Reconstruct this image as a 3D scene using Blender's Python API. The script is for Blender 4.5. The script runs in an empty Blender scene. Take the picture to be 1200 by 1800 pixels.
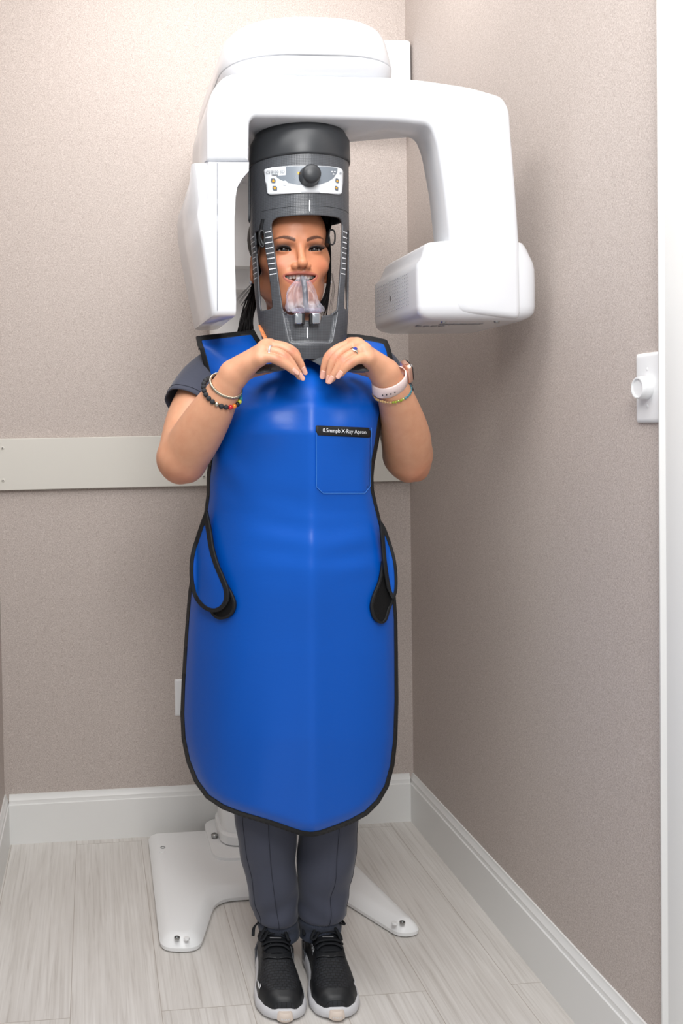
import bpy, bmesh, math, random
import numpy as np
from mathutils import Vector, Matrix

# ------------------------------------------------------------------ camera
CAM_H = 1.16
F_PX, CX, CY, PITCH, ROLL, YAW = 1650.0, 318.25, 787.4, 0.02416, 0.0172, 0.09465
_fw = np.array([0, math.cos(PITCH), -math.sin(PITCH)])
_u0 = np.array([0, math.sin(PITCH), math.cos(PITCH)])
_r0 = np.array([1.0, 0, 0])
RIGHT = _r0*math.cos(ROLL) - _u0*math.sin(ROLL)
UP = _u0*math.cos(ROLL) + _r0*math.sin(ROLL)
ORG = np.array([0, 0, CAM_H])
scene = bpy.context.scene
cam = bpy.data.cameras.new('camera')
cam_o = bpy.data.objects.new('camera', cam)
scene.collection.objects.link(cam_o)
cam.sensor_fit = 'VERTICAL'
cam.sensor_height = 36.0
cam.sensor_width = 24.0
cam.lens = F_PX*36/1800
cam.shift_x = (600-CX)/1800
cam.shift_y = -(900-CY)/1800
M = Matrix.Identity(4)
for i in range(3):
    M[i][0] = RIGHT[i]; M[i][1] = UP[i]; M[i][2] = -_fw[i]; M[i][3] = ORG[i]
cam_o.matrix_world = M
cam.clip_start = 0.02
scene.camera = cam_o

# ------------------------------------------------------------------ light
scene.view_settings.view_transform = 'Standard'
scene.view_settings.look = 'None'
scene.view_settings.gamma = 1.0
scene.view_settings.use_curve_mapping = False
scene.view_settings.exposure = 0.0
w = bpy.data.worlds.new('room_ambient'); scene.world = w
w.use_nodes = True
w.node_tree.nodes['Background'].inputs[0].default_value = (0.93, 0.96, 1.0, 1)
w.node_tree.nodes['Background'].inputs[1].default_value = 0.5

def area(name, loc, target, sx, sy, power, col=(1, 1, 1)):
    l = bpy.data.lights.new(name, 'AREA'); l.shape = 'RECTANGLE'
    l.size = sx; l.size_y = sy; l.energy = power; l.color = col
    o = bpy.data.objects.new(name, l); scene.collection.objects.link(o)
    o.location = loc
    o.rotation_euler = (Vector(target)-Vector(loc)).to_track_quat('-Z', 'Y').to_euler()
    return o
area('ceiling_bounce_light', (0.05, 1.35, 2.52), (0.15, 1.7, 0.0), 1.3, 1.3, 34, (1.0, 0.99, 0.98))  # unseen area lamp standing in for flash bounced off the ceiling
area('softbox_light', (0.22, -0.1, 2.3), (0.28, 1.9, 1.3), 0.7, 0.7, 31, (1.0, 0.99, 0.98))
area('upper_wall_fill_light', (0.2, 2.15, 2.52), (0.2, 2.6, 1.9), 0.9, 0.3, 8, (1.0, 0.99, 0.98))  # unseen fill lamp added to brighten the top of the back wall

# ------------------------------------------------------------------ helpers
def ray(px, py):
    return RIGHT*((px-CX)/F_PX) + UP*((CY-py)/F_PX) + _fw
def P(px, py, Y):
    d = ray(px, py); return ORG + d*(Y/d[1])
def fl(px, py, z=0.0):
    d = ray(px, py); return ORG + d*((z-CAM_H)/d[2])
E_ = np.array([math.cos(YAW), math.sin(YAW), 0.0])     # room axis along the back wall
D_ = np.array([-math.sin(YAW), math.cos(YAW), 0.0])    # room axis into the depth
Z_ = np.array([0, 0, 1.0])
CORNER = np.array([0.64813, 2.69574, 0.0])             # inner foot of the baseboards
def RM(e, d, z): return CORNER + E_*e + D_*d + Z_*z
def PL(px, py, dd):
    """point seen at a pixel on the room-aligned plane at depth dd"""
    r = ray(px, py); n = D_; q = RM(0, dd, 0)
    return ORG + r*(((q-ORG) @ n)/(r @ n))
def to_room(p): 
    q = np.asarray(p)-CORNER
    return q @ E_, q @ D_, q[2]
def lin(c):
    c = c/255.0
    return c/12.92 if c <= 0.04045 else ((c+0.055)/1.055)**2.4
def rgb(r, g, b): return (lin(r), lin(g), lin(b), 1.0)

MATS = {}
def mat(name, col, rough=0.5, metal=0.0, spec=0.5, bump=None, noise=None, coat=0, sheen=0, sss=0, trans=0, alpha=1, ior=1.45):
    """col in sRGB 0-255; bump=(scale,strength,dist); noise=(scale, amount) varies colour"""
    if name in MATS: return MATS[name]
    m = bpy.data.materials.new(name); m.use_nodes = True
    nt = m.node_tree; b = nt.nodes['Principled BSDF']
    b.inputs['Base Color'].default_value = rgb(*col)
    b.inputs['Roughness'].default_value = rough
    b.inputs['Metallic'].default_value = metal
    b.inputs['Specular IOR Level'].default_value = spec
    b.inputs['IOR'].default_value = ior
    b.inputs['Alpha'].default_value = alpha
    if coat: b.inputs['Coat Weight'].default_value = coat; b.inputs['Coat Roughness'].default_value = 0.15
    if sheen: b.inputs['Sheen Weight'].default_value = sheen; b.inputs['Sheen Roughness'].default_value = 0.4
    if sss:
        b.inputs['Subsurface Weight'].default_value = sss
        b.inputs['Subsurface Radius'].default_value = (1.0, 0.35, 0.2); b.inputs['Subsurface Scale'].default_value = 0.006
    if trans: b.inputs['Transmission Weight'].default_value = trans
    tc = nt.nodes.new('ShaderNodeTexCoord')
    if noise:
        n = nt.nodes.new('ShaderNodeTexNoise'); n.inputs['Scale'].default_value = noise[0]; n.inputs['Detail'].default_value = 4
        nt.links.new(tc.outputs['Object'], n.inputs['Vector'])
        mx = nt.nodes.new('ShaderNodeMix'); mx.data_type = 'RGBA'
        k = noise[1]
        mx.inputs[6].default_value = tuple(x*(1-k) for x in rgb(*col)[:3])+(1,)
        mx.inputs[7].default_value = tuple(min(1, x*(1+k)) for x in rgb(*col)[:3])+(1,)
        nt.links.new(n.outputs['Fac'], mx.inputs[0]); nt.links.new(mx.outputs[2], b.inputs['Base Color'])
    if bump:
        n = nt.nodes.new('ShaderNodeTexNoise'); n.inputs['Scale'].default_value = bump[0]; n.inputs['Detail'].default_value = 3
        nt.links.new(tc.outputs['Object'], n.inputs['Vector'])
        bp = nt.nodes.new('ShaderNodeBump'); bp.inputs['Strength'].default_value = bump[1]; bp.inputs['Distance'].default_value = bump[2]
        nt.links.new(n.outputs['Fac'], bp.inputs['Height']); nt.links.new(bp.outputs['Normal'], b.inputs['Normal'])
    MATS[name] = m
    return m

LOC = {}
def mk(name, verts, faces, material=None, parent=None, smooth=40, solid=0, solid_off=-1, bevel=0, bseg=3, subsurf=0, wn=False):
    """mesh from world-space vertices; sits at its parent's root position"""
    verts = [tuple(float(c) for c in v) for v in verts]
    root = parent
    while root is not None and root.parent is not None: root = root.parent
    if root is not None: o0 = Vector(root.location)
    else:
        a = np.array(verts); o0 = Vector(((a[:, 0].min()+a[:, 0].max())/2, (a[:, 1].min()+a[:, 1].max())/2, a[:, 2].min()))
    me = bpy.data.meshes.new(name)
    me.from_pydata([(v[0]-o0[0], v[1]-o0[1], v[2]-o0[2]) for v in verts], [], [list(map(int, f)) for f in faces])
    me.validate()
    bm = bmesh.new(); bm.from_mesh(me); bmesh.ops.recalc_face_normals(bm, faces=bm.faces); bm.to_mesh(me); bm.free()
    o = bpy.data.objects.new(name, me); scene.collection.objects.link(o)
    if root is None: o.location = o0
    else: o.parent = parent
    if material: me.materials.append(material)
    if solid:
        md = o.modifiers.new('thick', 'SOLIDIFY'); md.thickness = solid; md.offset = solid_off
    if bevel:
        md = o.modifiers.new('bevel', 'BEVEL'); md.width = bevel; md.segments = bseg; md.limit_method = 'ANGLE'; md.angle_limit = math.radians(28)
        md.use_clamp_overlap = True; md.harden_normals = False
    if subsurf:
        md = o.modifiers.new('sub', 'SUBSURF'); md.levels = subsurf; md.render_levels = subsurf
    if smooth:
        for p in me.polygons: p.use_smooth = True
        if not subsurf:
            me.set_sharp_from_angle(angle=math.radians(smooth))
    if wn or bevel:
        md = o.modifiers.new('wn', 'WEIGHTED_NORMAL'); md.keep_sharp = False; md.weight = 80
    return o

def root(name, loc, label, cat, group=None):
    o = bpy.data.objects.new(name, None); scene.collection.objects.link(o)
    o.empty_display_size = 0.1
    o.location = tuple(float(x) for x in loc); o['label'] = label; o['category'] = cat
    if group: o['group'] = group
    return o
def tag(o, label=None, cat=None, kind=None, group=None):
    if label: o['label'] = label
    if cat: o['category'] = cat
    if kind: o['kind'] = kind
    if group: o['group'] = group
    return o

def box(c, ex, ey, ez, hx, hy, hz):
    c = np.asarray(c, float); v = []
    for s in ((-1,-1,-1),(1,-1,-1),(1,1,-1),(-1,1,-1),(-1,-1,1),(1,-1,1),(1,1,1),(-1,1,1)):
        v.append(c + np.asarray(ex)*hx*s[0] + np.asarray(ey)*hy*s[1] + np.asarray(ez)*hz*s[2])
    return v, [(0,3,2,1),(4,5,6,7),(0,1,5,4),(1,2,6,5),(2,3,7,6),(3,0,4,7)]
def rbox(e0, e1, d0, d1, z0, z1):
    v = [RM(e, d, z) for z in (z0, z1) for e, d in ((e0, d0), (e1, d0), (e1, d1), (e0, d1))]
    return v, [(0,3,2,1),(4,5,6,7),(0,1,5,4),(1,2,6,5),(2,3,7,6),(3,0,4,7)]
def merge(*vf):
    V, Fc = [], []
    for v, f in vf:
        n = len(V); V += list(v); Fc += [tuple(i+n for i in q) for q in f]
    return V, Fc
def loft(rings, cap0=True, cap1=True, closed=True):
    n = len(rings[0]); V = [p for r in rings for p in r]; Fc = []
    for a in range(len(rings)-1):
        for i in range(n if closed else n-1):
            j = (i+1) % n
            Fc.append((a*n+i, a*n+j, (a+1)*n+j, (a+1)*n+i))
    if cap0: Fc.append(tuple(reversed(range(n))))
    if cap1: Fc.append(tuple((len(rings)-1)*n+i for i in range(n)))
    return V, Fc
def smooth_path(pts, n):
    """Catmull-Rom through pts (list of equal-length tuples), n samples"""
    p = np.array(pts, float); m = len(p)
    q = np.vstack([2*p[0]-p[1], p, 2*p[-1]-p[-2]])
    out = []
    for t in np.linspace(0, m-1, n):
        i = min(int(t), m-2); u = t-i
        a, b, c, d = q[i], q[i+1], q[i+2], q[i+3]
        out.append(0.5*((2*b)+(-a+c)*u+(2*a-5*b+4*c-d)*u*u+(-a+3*b-3*c+d)*u**3))
    return np.array(out)
def tube(path, rad, seg=10, flat=1.0, upv=None, caps=True):
    path = np.array(path, float); n = len(path)
    rad = np.broadcast_to(np.array(rad, float), (n,)) if np.ndim(rad) == 0 else np.array(rad, float)
    T = np.gradient(path, axis=0); T /= np.linalg.norm(T, axis=1)[:, None]+1e-12
    u = np.array(upv if upv is not None else (0, 0, 1.0), float)
    if abs(u @ T[0]) > 0.95: u = np.array([1.0, 0.2, 0])
    rings = []
    N = None
    for i in range(n):
        if N is None or upv is not None: N = u - (u @ T[i])*T[i]
        else: N = N - (N @ T[i])*T[i]
        N = N/(np.linalg.norm(N)+1e-12); B = np.cross(T[i], N)
        rings.append([path[i]+rad[i]*(N*flat*math.cos(a)+B*math.sin(a)) for a in np.linspace(0, 2*math.pi, seg, endpoint=False)])
    return loft(rings, caps, caps)
def ball(c, r, seg=12, rings=8, ax=None):
    c = np.asarray(c, float); r = np.broadcast_to(np.array(r, float), (3,))
    ax = np.eye(3) if ax is None else np.array(ax, float)
    R = []
    for i in range(rings+1):
        ph = math.pi*i/rings
        ph = min(max(ph, 0.02), math.pi-0.02)
        R.append([c + ax[0]*r[0]*math.sin(ph)*math.cos(t) + ax[1]*r[1]*math.sin(ph)*math.sin(t) + ax[2]*r[2]*math.cos(ph) for t in np.linspace(0, 2*math.pi, seg, endpoint=False)])
    return loft(R)
def disc(c, n, r0, h, seg=24, prof=None):
    """turned body about axis n: prof = list of (radius, height)"""
    c = np.asarray(c, float); n = np.array(n, float); n /= np.linalg.norm(n)
    u = np.cross(n, [0, 0, 1.0]) if abs(n[2]) < 0.9 else np.cross(n, [1.0, 0, 0])
    u /= np.linalg.norm(u); v = np.cross(n, u)
    prof = prof or [(r0, 0), (r0, h)]
    return loft([[c+n*z+r*(u*math.cos(a)+v*math.sin(a)) for a in np.linspace(0, 2*math.pi, seg, endpoint=False)] for r, z in prof])
def round_poly(pts, r, seg=5):
    """fillet polygon corners; r scalar or list"""
    p = [np.array(q, float) for q in pts]; n = len(p); out = []
    rr = [r]*n if np.ndim(r) == 0 else list(r)
    for i in range(n):
        a, b, c = p[i-1], p[i], p[(i+1) % n]
        u = a-b; v = c-b; lu = np.linalg.norm(u); lv = np.linalg.norm(v)
        if rr[i] <= 0 or lu < 1e-9 or lv < 1e-9: out.append(b); continue
        u /= lu; v /= lv; k = min(rr[i], lu*0.48, lv*0.48)
        s = b+u*k; e = b+v*k
        for t in np.linspace(0, 1, seg): out.append((1-t)**2*s + 2*t*(1-t)*b + t*t*e)
    return out
def sd_poly(X, Y, poly):
    poly = np.array(poly, float); n = len(poly)
    d = np.full(X.shape, 1e18); s = np.ones(X.shape)
    for i in range(n):
        a = poly[i]; b = poly[i-1]
        ex, ey = b-a; wx = X-a[0]; wy = Y-a[1]
        t = np.clip((wx*ex+wy*ey)/(ex*ex+ey*ey+1e-18), 0, 1)
        dx = wx-ex*t; dy = wy-ey*t
        d = np.minimum(d, dx*dx+dy*dy)
        c1 = Y >= a[1]; c2 = Y < b[1]; c3 = ex*wy > ey*wx
        s = np.where((c1 & c2 & c3) | (~c1 & ~c2 & ~c3), -s, s)
    return s*np.sqrt(d)
def clip_surface(us, vs, fu, sdf):
    """triangulated grid over us x vs kept where sdf<0, cut cleanly along sdf=0; fu(U,V)->Nx3"""
    U, Vv = np.meshgrid(us, vs, indexing='ij'); S = sdf(U, Vv)
    S = np.where(np.abs(S) < 1e-9, 1e-9, S)
    nu, nv = U.shape
    verts = []; vid = {}; faces = []
    def gv(i, j):
        k = (i, j)
        if k not in vid: vid[k] = len(verts); verts.append((U[i, j], Vv[i, j]))
        return vid[k]
    def ev(a, b):
        if b < a: a, b = b, a
        k = (a, b)
        if k not in vid:
            t = S[a]/(S[a]-S[b]); vid[k] = len(verts)
            verts.append((U[a]+(U[b]-U[a])*t, Vv[a]+(Vv[b]-Vv[a])*t))
        return vid[k]
    for i in range(nu-1):
        for j in range(nv-1):
            c = [(i, j), (i+1, j), (i+1, j+1), (i, j+1)]
            ins = [S[q] < 0 for q in c]
            if all(ins): faces.append([gv(*q) for q in c]); continue
            if not any(ins): continue
            for tri in ((c[0], c[1], c[2]), (c[0], c[2], c[3])):
                out = []
                for k in range(3):
                    a, b = tri[k], tri[(k+1) % 3]
                    if S[a] < 0: out.append(gv(*a))
                    if (S[a] < 0) != (S[b] < 0): out.append(ev(a, b))
                if len(out) >= 3: faces.append(out)
    vv = np.array(verts)
    return (fu(vv[:, 0], vv[:, 1]) if len(vv) else np.zeros((0, 3))), faces
def text_mesh(s, bold=False):
    cu = bpy.data.curves.new('lettering', 'FONT'); cu.body = s; cu.size = 1.0; cu.align_x = 'LEFT'; cu.resolution_u = 3
    o = bpy.data.objects.new('lettering', cu)
    me = bpy.data.meshes.new_from_object(o)
    V = np.array([v.co[:] for v in me.vertices]); Fc = [tuple(p.vertices) for p in me.polygons]
    bpy.data.objects.remove(o); bpy.data.curves.remove(cu); bpy.data.meshes.remove(me)
    return V, Fc
def text_on(s, px0, py0, w_px, h_px, fn, slant=0.0, slope=0.0):
    """lettering laid on a surface: pixel box origin bottom-left, mapped by fn(px,py)"""
    V, Fc = text_mesh(s)
    x0, x1 = V[:, 0].min(), V[:, 0].max()
    X = (V[:, 0]-x0)/(x1-x0)*w_px; Yv = V[:, 1]/0.73*h_px
    return [fn(px0+x+slant*y, py0-y+slope*x) for x, y in zip(X, Yv)], Fc
def smin(a, b, k):
    h = np.maximum(k-np.abs(a-b), 0)/k
    return np.minimum(a, b)-h*h*k*0.25

# ------------------------------------------------------------------ materials of the room
def wall_material():
    m = bpy.data.materials.new('speckled_wallpaper'); m.use_nodes = True; nt = m.node_tree; b = nt.nodes['Principled BSDF']
    tc = nt.nodes.new('ShaderNodeTexCoord')
    n1 = nt.nodes.new('ShaderNodeTexNoise'); n1.inputs['Scale'].default_value = 420; n1.inputs['Detail'].default_value = 2; n1.inputs['Roughness'].default_value = 0.7
    cr = nt.nodes.new('ShaderNodeValToRGB')
    cr.color_ramp.elements[0].position = 0.32; cr.color_ramp.elements[0].color = rgb(168, 156, 149)
    cr.color_ramp.elements[1].position = 0.68; cr.color_ramp.elements[1].color = rgb(205, 195, 189)
    nt.links.new(tc.outputs['Object'], n1.inputs['Vector']); nt.links.new(n1.outputs['Fac'], cr.inputs['Fac'])
    nt.links.new(cr.outputs['Color'], b.inputs['Base Color'])
    bp = nt.nodes.new('ShaderNodeBump'); bp.inputs['Strength'].default_value = 0.25; bp.inputs['Distance'].default_value = 0.001
    nt.links.new(n1.outputs['Fac'], bp.inputs['Height']); nt.links.new(bp.outputs['Normal'], b.inputs['Normal'])
    b.inputs['Roughness'].default_value = 0.6; b.inputs['Specular IOR Level'].default_value = 0.3
    return m
def floor_material():
    m = bpy.data.materials.new('whitewashed_planks'); m.use_nodes = True; nt = m.node_tree; b = nt.nodes['Principled BSDF']
    N = nt.nodes; L = nt.links
    tc = N.new('ShaderNodeTexCoord')
    mp = N.new('ShaderNodeMapping'); mp.inputs['Rotation'].default_value = (0, 0, math.radians(90)-YAW)
    mp.inputs['Location'].default_value = (0.35, 0.06, 0)
    L.new(tc.outputs['Object'], mp.inputs['Vector'])
    br = N.new('ShaderNodeTexBrick'); br.offset = 0.37; br.offset_frequency = 2
    br.inputs['Scale'].default_value = 1.0; br.inputs['Brick Width'].default_value = 1.22; br.inputs['Row Height'].default_value = 0.18
    br.inputs['Mortar Size'].default_value = 0.0009; br.inputs['Mortar Smooth'].default_value = 0.3
    br.inputs['Color1'].default_value = (0.35, 0.35, 0.35, 1); br.inputs['Color2'].default_value = (0.65, 0.65, 0.65, 1); br.inputs['Mortar'].default_value = (0, 0, 0, 1)
    L.new(mp.outputs[0], br.inputs['Vector'])
    mp2 = N.new('ShaderNodeMapping'); mp2.inputs['Scale'].default_value = (1.3, 46, 1)
    L.new(mp.outputs[0], mp2.inputs['Vector'])
    # shift the grain per plank
    ad = N.new('ShaderNodeVectorMath'); ad.operation = 'MULTIPLY_ADD'; ad.inputs[1].default_value = (9, 5, 3)
    L.new(br.outputs['Color'], ad.inputs[0]); L.new(mp2.outputs[0], ad.inputs[2])
    n1 = N.new('ShaderNodeTexNoise'); n1.inputs['Scale'].default_value = 2.2; n1.inputs['Detail'].default_value = 7; n1.inputs['Roughness'].default_value = 0.6; n1.inputs['Distortion'].default_value = 1.1
    L.new(ad.outputs[0], n1.inputs['Vector'])
    cr = N.new('ShaderNodeValToRGB')
    e = cr.color_ramp.elements
    e[0].position = 0.25; e[0].color = rgb(190, 184, 178); e[1].position = 0.75; e[1].color = rgb(226, 223, 219)
    k = e.new(0.46); k.color = rgb(213, 209, 204)
    L.new(n1.outputs['Fac'], cr.inputs['Fac'])
    # broad cathedral figure
    mp3 = N.new('ShaderNodeMapping'); mp3.inputs['Scale'].default_value = (1.2, 7, 1)
    L.new(mp.outputs[0], mp3.inputs['Vector'])
    ad2 = N.new('ShaderNodeVectorMath'); ad2.operation = 'MULTIPLY_ADD'; ad2.inputs[1].default_value = (6, 8, 3)
    L.new(br.outputs['Color'], ad2.inputs[0]); L.new(mp3.outputs[0], ad2.inputs[2])
    n2 = N.new('ShaderNodeTexNoise'); n2.inputs['Scale'].default_value = 1.5; n2.inputs['Detail'].default_value = 3; n2.inputs['Distortion'].default_value = 2
    L.new(ad2.outputs[0], n2.inputs['Vector'])
    mx = N.new('ShaderNodeMix'); mx.data_type = 'RGBA'; mx.blend_type = 'MULTIPLY'; mx.inputs[0].default_value = 0.5
    cr2 = N.new('ShaderNodeValToRGB'); cr2.color_ramp.elements[0].position = 0.3; cr2.color_ramp.elements[0].color = (0.80, 0.785, 0.77, 1); cr2.color_ramp.elements[1].position = 0.65; cr2.color_ramp.elements[1].color = (1, 1, 1, 1)
    L.new(n2.outputs['Fac'], cr2.inputs['Fac']); L.new(cr.outputs['Color'], mx.inputs[6]); L.new(cr2.outputs['Color'], mx.inputs[7])
    mx2 = N.new('ShaderNodeMix'); mx2.data_type = 'RGBA'; mx2.inputs[7].default_value = rgb(172, 163, 154)
    L.new(mx.outputs[2], mx2.inputs[6]); L.new(br.outputs['Fac'], mx2.inputs[0])
    L.new(mx2.outputs[2], b.inputs['Base Color'])
    bp = N.new('ShaderNodeBump'); bp.inputs['Strength'].default_value = 0.15; bp.inputs['Distance'].default_value = 0.001
    L.new(n1.outputs['Fac'], bp.inputs['Height']); L.new(bp.outputs['Normal'], b.inputs['Normal'])
    b.inputs['Roughness'].default_value = 0.42; b.inputs['Specular IOR Level'].default_value = 0.4
    return m
M_wall = wall_material(); M_floor = floor_material()
M_trim = mat('satin_trim_paint', (230, 230, 228), 0.4)
M_board = mat('painted_board', (212, 209, 201), 0.5)
M_ceil = mat('ceiling_paint', (235, 235, 233), 0.8)
M_plate = mat('white_switch_plastic', (232, 233, 234), 0.3)
M_screw = mat('screw_metal', (150, 150, 150), 0.35, 1.0)
M_dark = mat('dark_slot', (40, 40, 40), 0.6)

WT = 0.013; WID = 1.14881; HB = 0.137
eL, eR, dB = -WID-WT, WT, WT        # wall faces
FRONT = -3.3
# floor, ceiling
tag(mk('floor', *rbox(eL-0.6, eR+0.3, FRONT, dB+0.1, -0.05, 0.0), M_floor, smooth=0), 'pale whitewashed oak plank floor', kind='structure')
tag(mk('ceiling', *rbox(eL-0.1, eR+0.1, -1.9, dB+0.1, 2.55, 2.6), M_ceil, smooth=0), 'white ceiling', kind='structure')
tag(mk('wall_back', *rbox(eL-0.1, eR, dB, dB+0.1, 0.0, 2.55), M_wall, smooth=0), 'beige speckled back wall', kind='structure')
tag(mk('wall_right', *rbox(eR, eR+0.1, -1.5, dB+0.1, 0.0, 2.55), M_wall, smooth=0), 'beige speckled wall on the right', kind='structure')
tag(mk('wall_left', *rbox(eL-0.1, eL, -1.1, dB, 0.0, 2.55), M_wall, smooth=0), 'beige speckled wall at the left edge', kind='structure')
# baseboards: profile (out, z)
prof = [(0, 0), (WT, 0), (WT, HB*0.80), (WT*0.8, HB*0.815), (WT*0.72, HB*0.85), (WT*0.75, HB*0.89), (WT*0.35, HB*0.955), (WT*0.30, HB), (0, HB)]
def base_run(name, fn, s0, s1):
    rings = [[fn(s, o, z) for o, z in prof] for s in (s0, s1)]
    o = mk(name, *loft(rings), M_trim, smooth=30)
    tag(o, kind='structure'); return o
tag(base_run('baseboard_back', lambda s, o, z: RM(s, dB-o, z), eL+WT, eR-WT), 'tall white moulded baseboard along the back wall')
tag(base_run('baseboard_right', lambda s, o, z: RM(eR-o, s, z), -1.224, dB), 'tall white moulded baseboard along the right wall')
tag(base_run('baseboard_left', lambda s, o, z: RM(eL+o, s, z), -1.1, dB), 'tall white moulded baseboard along the left wall')
# door casing at the right edge
pr = [(0, 0), (0.018, 0), (0.019, 0.004), (0.014, 0.012), (0.016, 0.03), (0.013, 0.07), (0.010, 0.085), (0, 0.09)]
v, f = loft([[RM(eR-o, -1.224+dB-s, z) for o, s in pr] for z in (0, 2.4)])
tag(mk('trim_2', v, f, M_trim, smooth=30), 'white vertical door casing at the right edge', kind='structure')
# board screwed to the back wall
tag(mk('trim_1', *rbox(eL+0.005, eR-0.002, dB-0.018, dB-0.0005, 0.98873, 1.13143), M_board, smooth=30, bevel=0.002), 'cream painted backing board screwed across the back wall', kind='structure')
for px, py in ((4.5, 787.5), (5.5, 844.5), (358, 837.5), (352, 783)):
    p = PL(px, py, dB-0.018)
    o = mk('screw', *disc(p, -D_, 0.005, 0.002, 14, [(0.005, -0.001), (0.005, 0.0008), (0.0035, 0.0022), (0.0008, 0.0024)]), M_board)
    a = {4.5: 'upper', 5.5: 'lower', 358: 'lower', 352: 'upper'}[px]
    tag(o, '%s white cross-head screw %s of the cream wall board' % (a, 'at the left end' if px < 10 else 'in the middle, behind the elbow'), 'screw', group='screws of the wall board')
    c = p-D_*0.0025
    cr_ = mk('cross_slot', *merge(box(c, E_, D_, Z_, 0.0022, 0.0003, 0.0005), box(c, E_, D_, Z_, 0.0005, 0.0003, 0.0022)), M_dark, parent=o)
# dimmer switch on the right wall
sw_a, sw_z = -1.17619+dB, 1.20841
sw_a = -1.17619+WT
rt = root('dimmer_switch', RM(eR, sw_a, sw_z-0.057), 'white rotary dimmer switch on the right wall beside the door casing', 'light switch')
pf = [(0.0, 1.0), (0.004, 0.985), (0.006, 0.93)]
rings = []
for o, k in ((0.0, 0), (0.0035, 0.0), (0.0055, 0.0025), (0.0062, 0.006)):
    c = round_poly([(-0.035+k, -0.057+k), (0.035-k, -0.057+k), (0.035-k, 0.057-k), (-0.035+k, 0.057-k)], 0.004, 4)
    rings.append([RM(eR-o, sw_a+q[0], sw_z+q[1]) for q in c])
mk('cover_plate', *loft(rings), M_plate, rt, smooth=50)
o = mk('dial_knob', *disc(RM(eR-0.006, sw_a+0.002, sw_z), -E_, 0, 0, 40, [(0.0195, 0), (0.0185, 0.012), (0.0178, 0.0165), (0.017, 0.0175), (0.0148, 0.0175), (0.0138, 0.0155), (0.001, 0.0155)]), M_plate, rt, smooth=50)
for s in (-1, 1):
    mk('screw', *disc(RM(eR-0.006, sw_a+0.001, sw_z+s*0.0302), -E_, 0.003, 0.001, 14, [(0.003, -0.001), (0.003, 0.0005), (0.001, 0.001)]), M_plate, rt)
# outlet plate on the back wall, mostly behind the apron
p0 = PL(307, 1226, dB); e0, d0, z0 = to_room(p0)
rt = root('outlet_plate', RM(e0+0.035, dB, z0-0.057), 'white electrical outlet plate low on the back wall behind the blue apron', 'outlet')
rings = []
for o, k in ((0.0, 0), (0.003, 0.0), (0.0055, 0.003), (0.006, 0.006)):
    c = round_poly([(k, -0.052+k), (0.07-k, -0.052+k), (0.07-k, 0.052-k), (k, 0.052-k)], 0.004, 4)
    rings.append([RM(e0+q[0], dB-o, z0+q[1]) for q in c])
mk('cover_plate', *loft(rings), M_plate, rt, smooth=50)
for s in (-1, 1):
    c = round_poly([(0.018, s*0.02-0.014), (0.052, s*0.02-0.014), (0.052, s*0.02+0.014), (0.018, s*0.02+0.014)], 0.012, 5)
    so = mk('socket', *loft([[RM(e0+q[0], dB-0.005, z0+q[1]) for q in c], [RM(e0+q[0], dB-0.0075, z0+q[1]) for q in c]]), M_plate, rt)
    mk('socket_slots', *merge(*[box(RM(e0+0.035+x, dB-0.0076, z0+s*0.02+0.002), E_, D_, Z_, 0.001, 0.0003, 0.004) for x in (-0.006, 0.006)]), M_dark, so)

# ================================================================== panoramic X-ray machine
M_white = mat('gloss_white_plastic', (217, 219, 223), 0.22, 0, 0.5, coat=0.3)
M_base = mat('white_powder_coat', (238, 239, 239), 0.35, 0, 0.5, bump=(300, 0.05, 0.0005))
M_blackp = mat('satin_black_plastic', (26, 27, 29), 0.35)
M_capgrey = mat('satin_graphite_cap', (50, 52, 55), 0.38)
M_mark = mat('white_print', (232, 234, 238), 0.5)
M_silver = mat('zinc_screw', (170, 172, 172), 0.3, 1.0)
M_seam = mat('seam_shadow_gap', (120, 124, 135), 0.6)
def carbon_material():
    m = bpy.data.materials.new('carbon_weave_plastic'); m.use_nodes = True; nt = m.node_tree; b = nt.nodes['Principled BSDF']; N = nt.nodes; L = nt.links
    tc = N.new('ShaderNodeTexCoord'); sp = N.new('ShaderNodeSeparateXYZ'); L.new(tc.outputs['Object'], sp.inputs[0])
    def mth(op, a, bb=None):
        n = N.new('ShaderNodeMath'); n.operation = op
        for i, q in enumerate((a, bb)):
            if q is None: continue
            if isinstance(q, (int, float)): n.inputs[i].default_value = q
            else: L.new(q, n.inputs[i])
        return n.outputs[0]
    a = mth('MULTIPLY', mth('ADD', sp.outputs[0], sp.outputs[2]), 1050)
    c = mth('MULTIPLY', mth('SUBTRACT', sp.outputs[0], mth('MULTIPLY', sp.outputs[2], 1.0)), 1050)
    s = mth('MULTIPLY', mth('SINE', a), mth('SINE', c))
    cr = N.new('ShaderNodeValToRGB'); cr.color_ramp.elements[0].color = rgb(58, 60, 64); cr.color_ramp.elements[1].color = rgb(84, 87, 92)
    s2 = mth('ADD', mth('MULTIPLY', s, 0.5), 0.5)
    L.new(s2, cr.inputs['Fac']); L.new(cr.outputs['Color'], b.inputs['Base Color'])
    bp = N.new('ShaderNodeBump'); bp.inputs['Strength'].default_value = 0.35; bp.inputs['Distance'].default_value = 0.0006
    L.new(s2, bp.inputs['Height']); L.new(bp.outputs['Normal'], b.inputs['Normal'])
    b.inputs['Roughness'].default_value = 0.36; b.inputs['Specular IOR Level'].default_value = 0.55
    return m
M_carbon = carbon_material()

MX = root('dental_xray_machine', RM(-0.476, -0.17, 0), 'white floor-standing panoramic dental X-ray machine with C-shaped arm, dark head cylinder and splayed base', 'x-ray machine')

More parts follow.
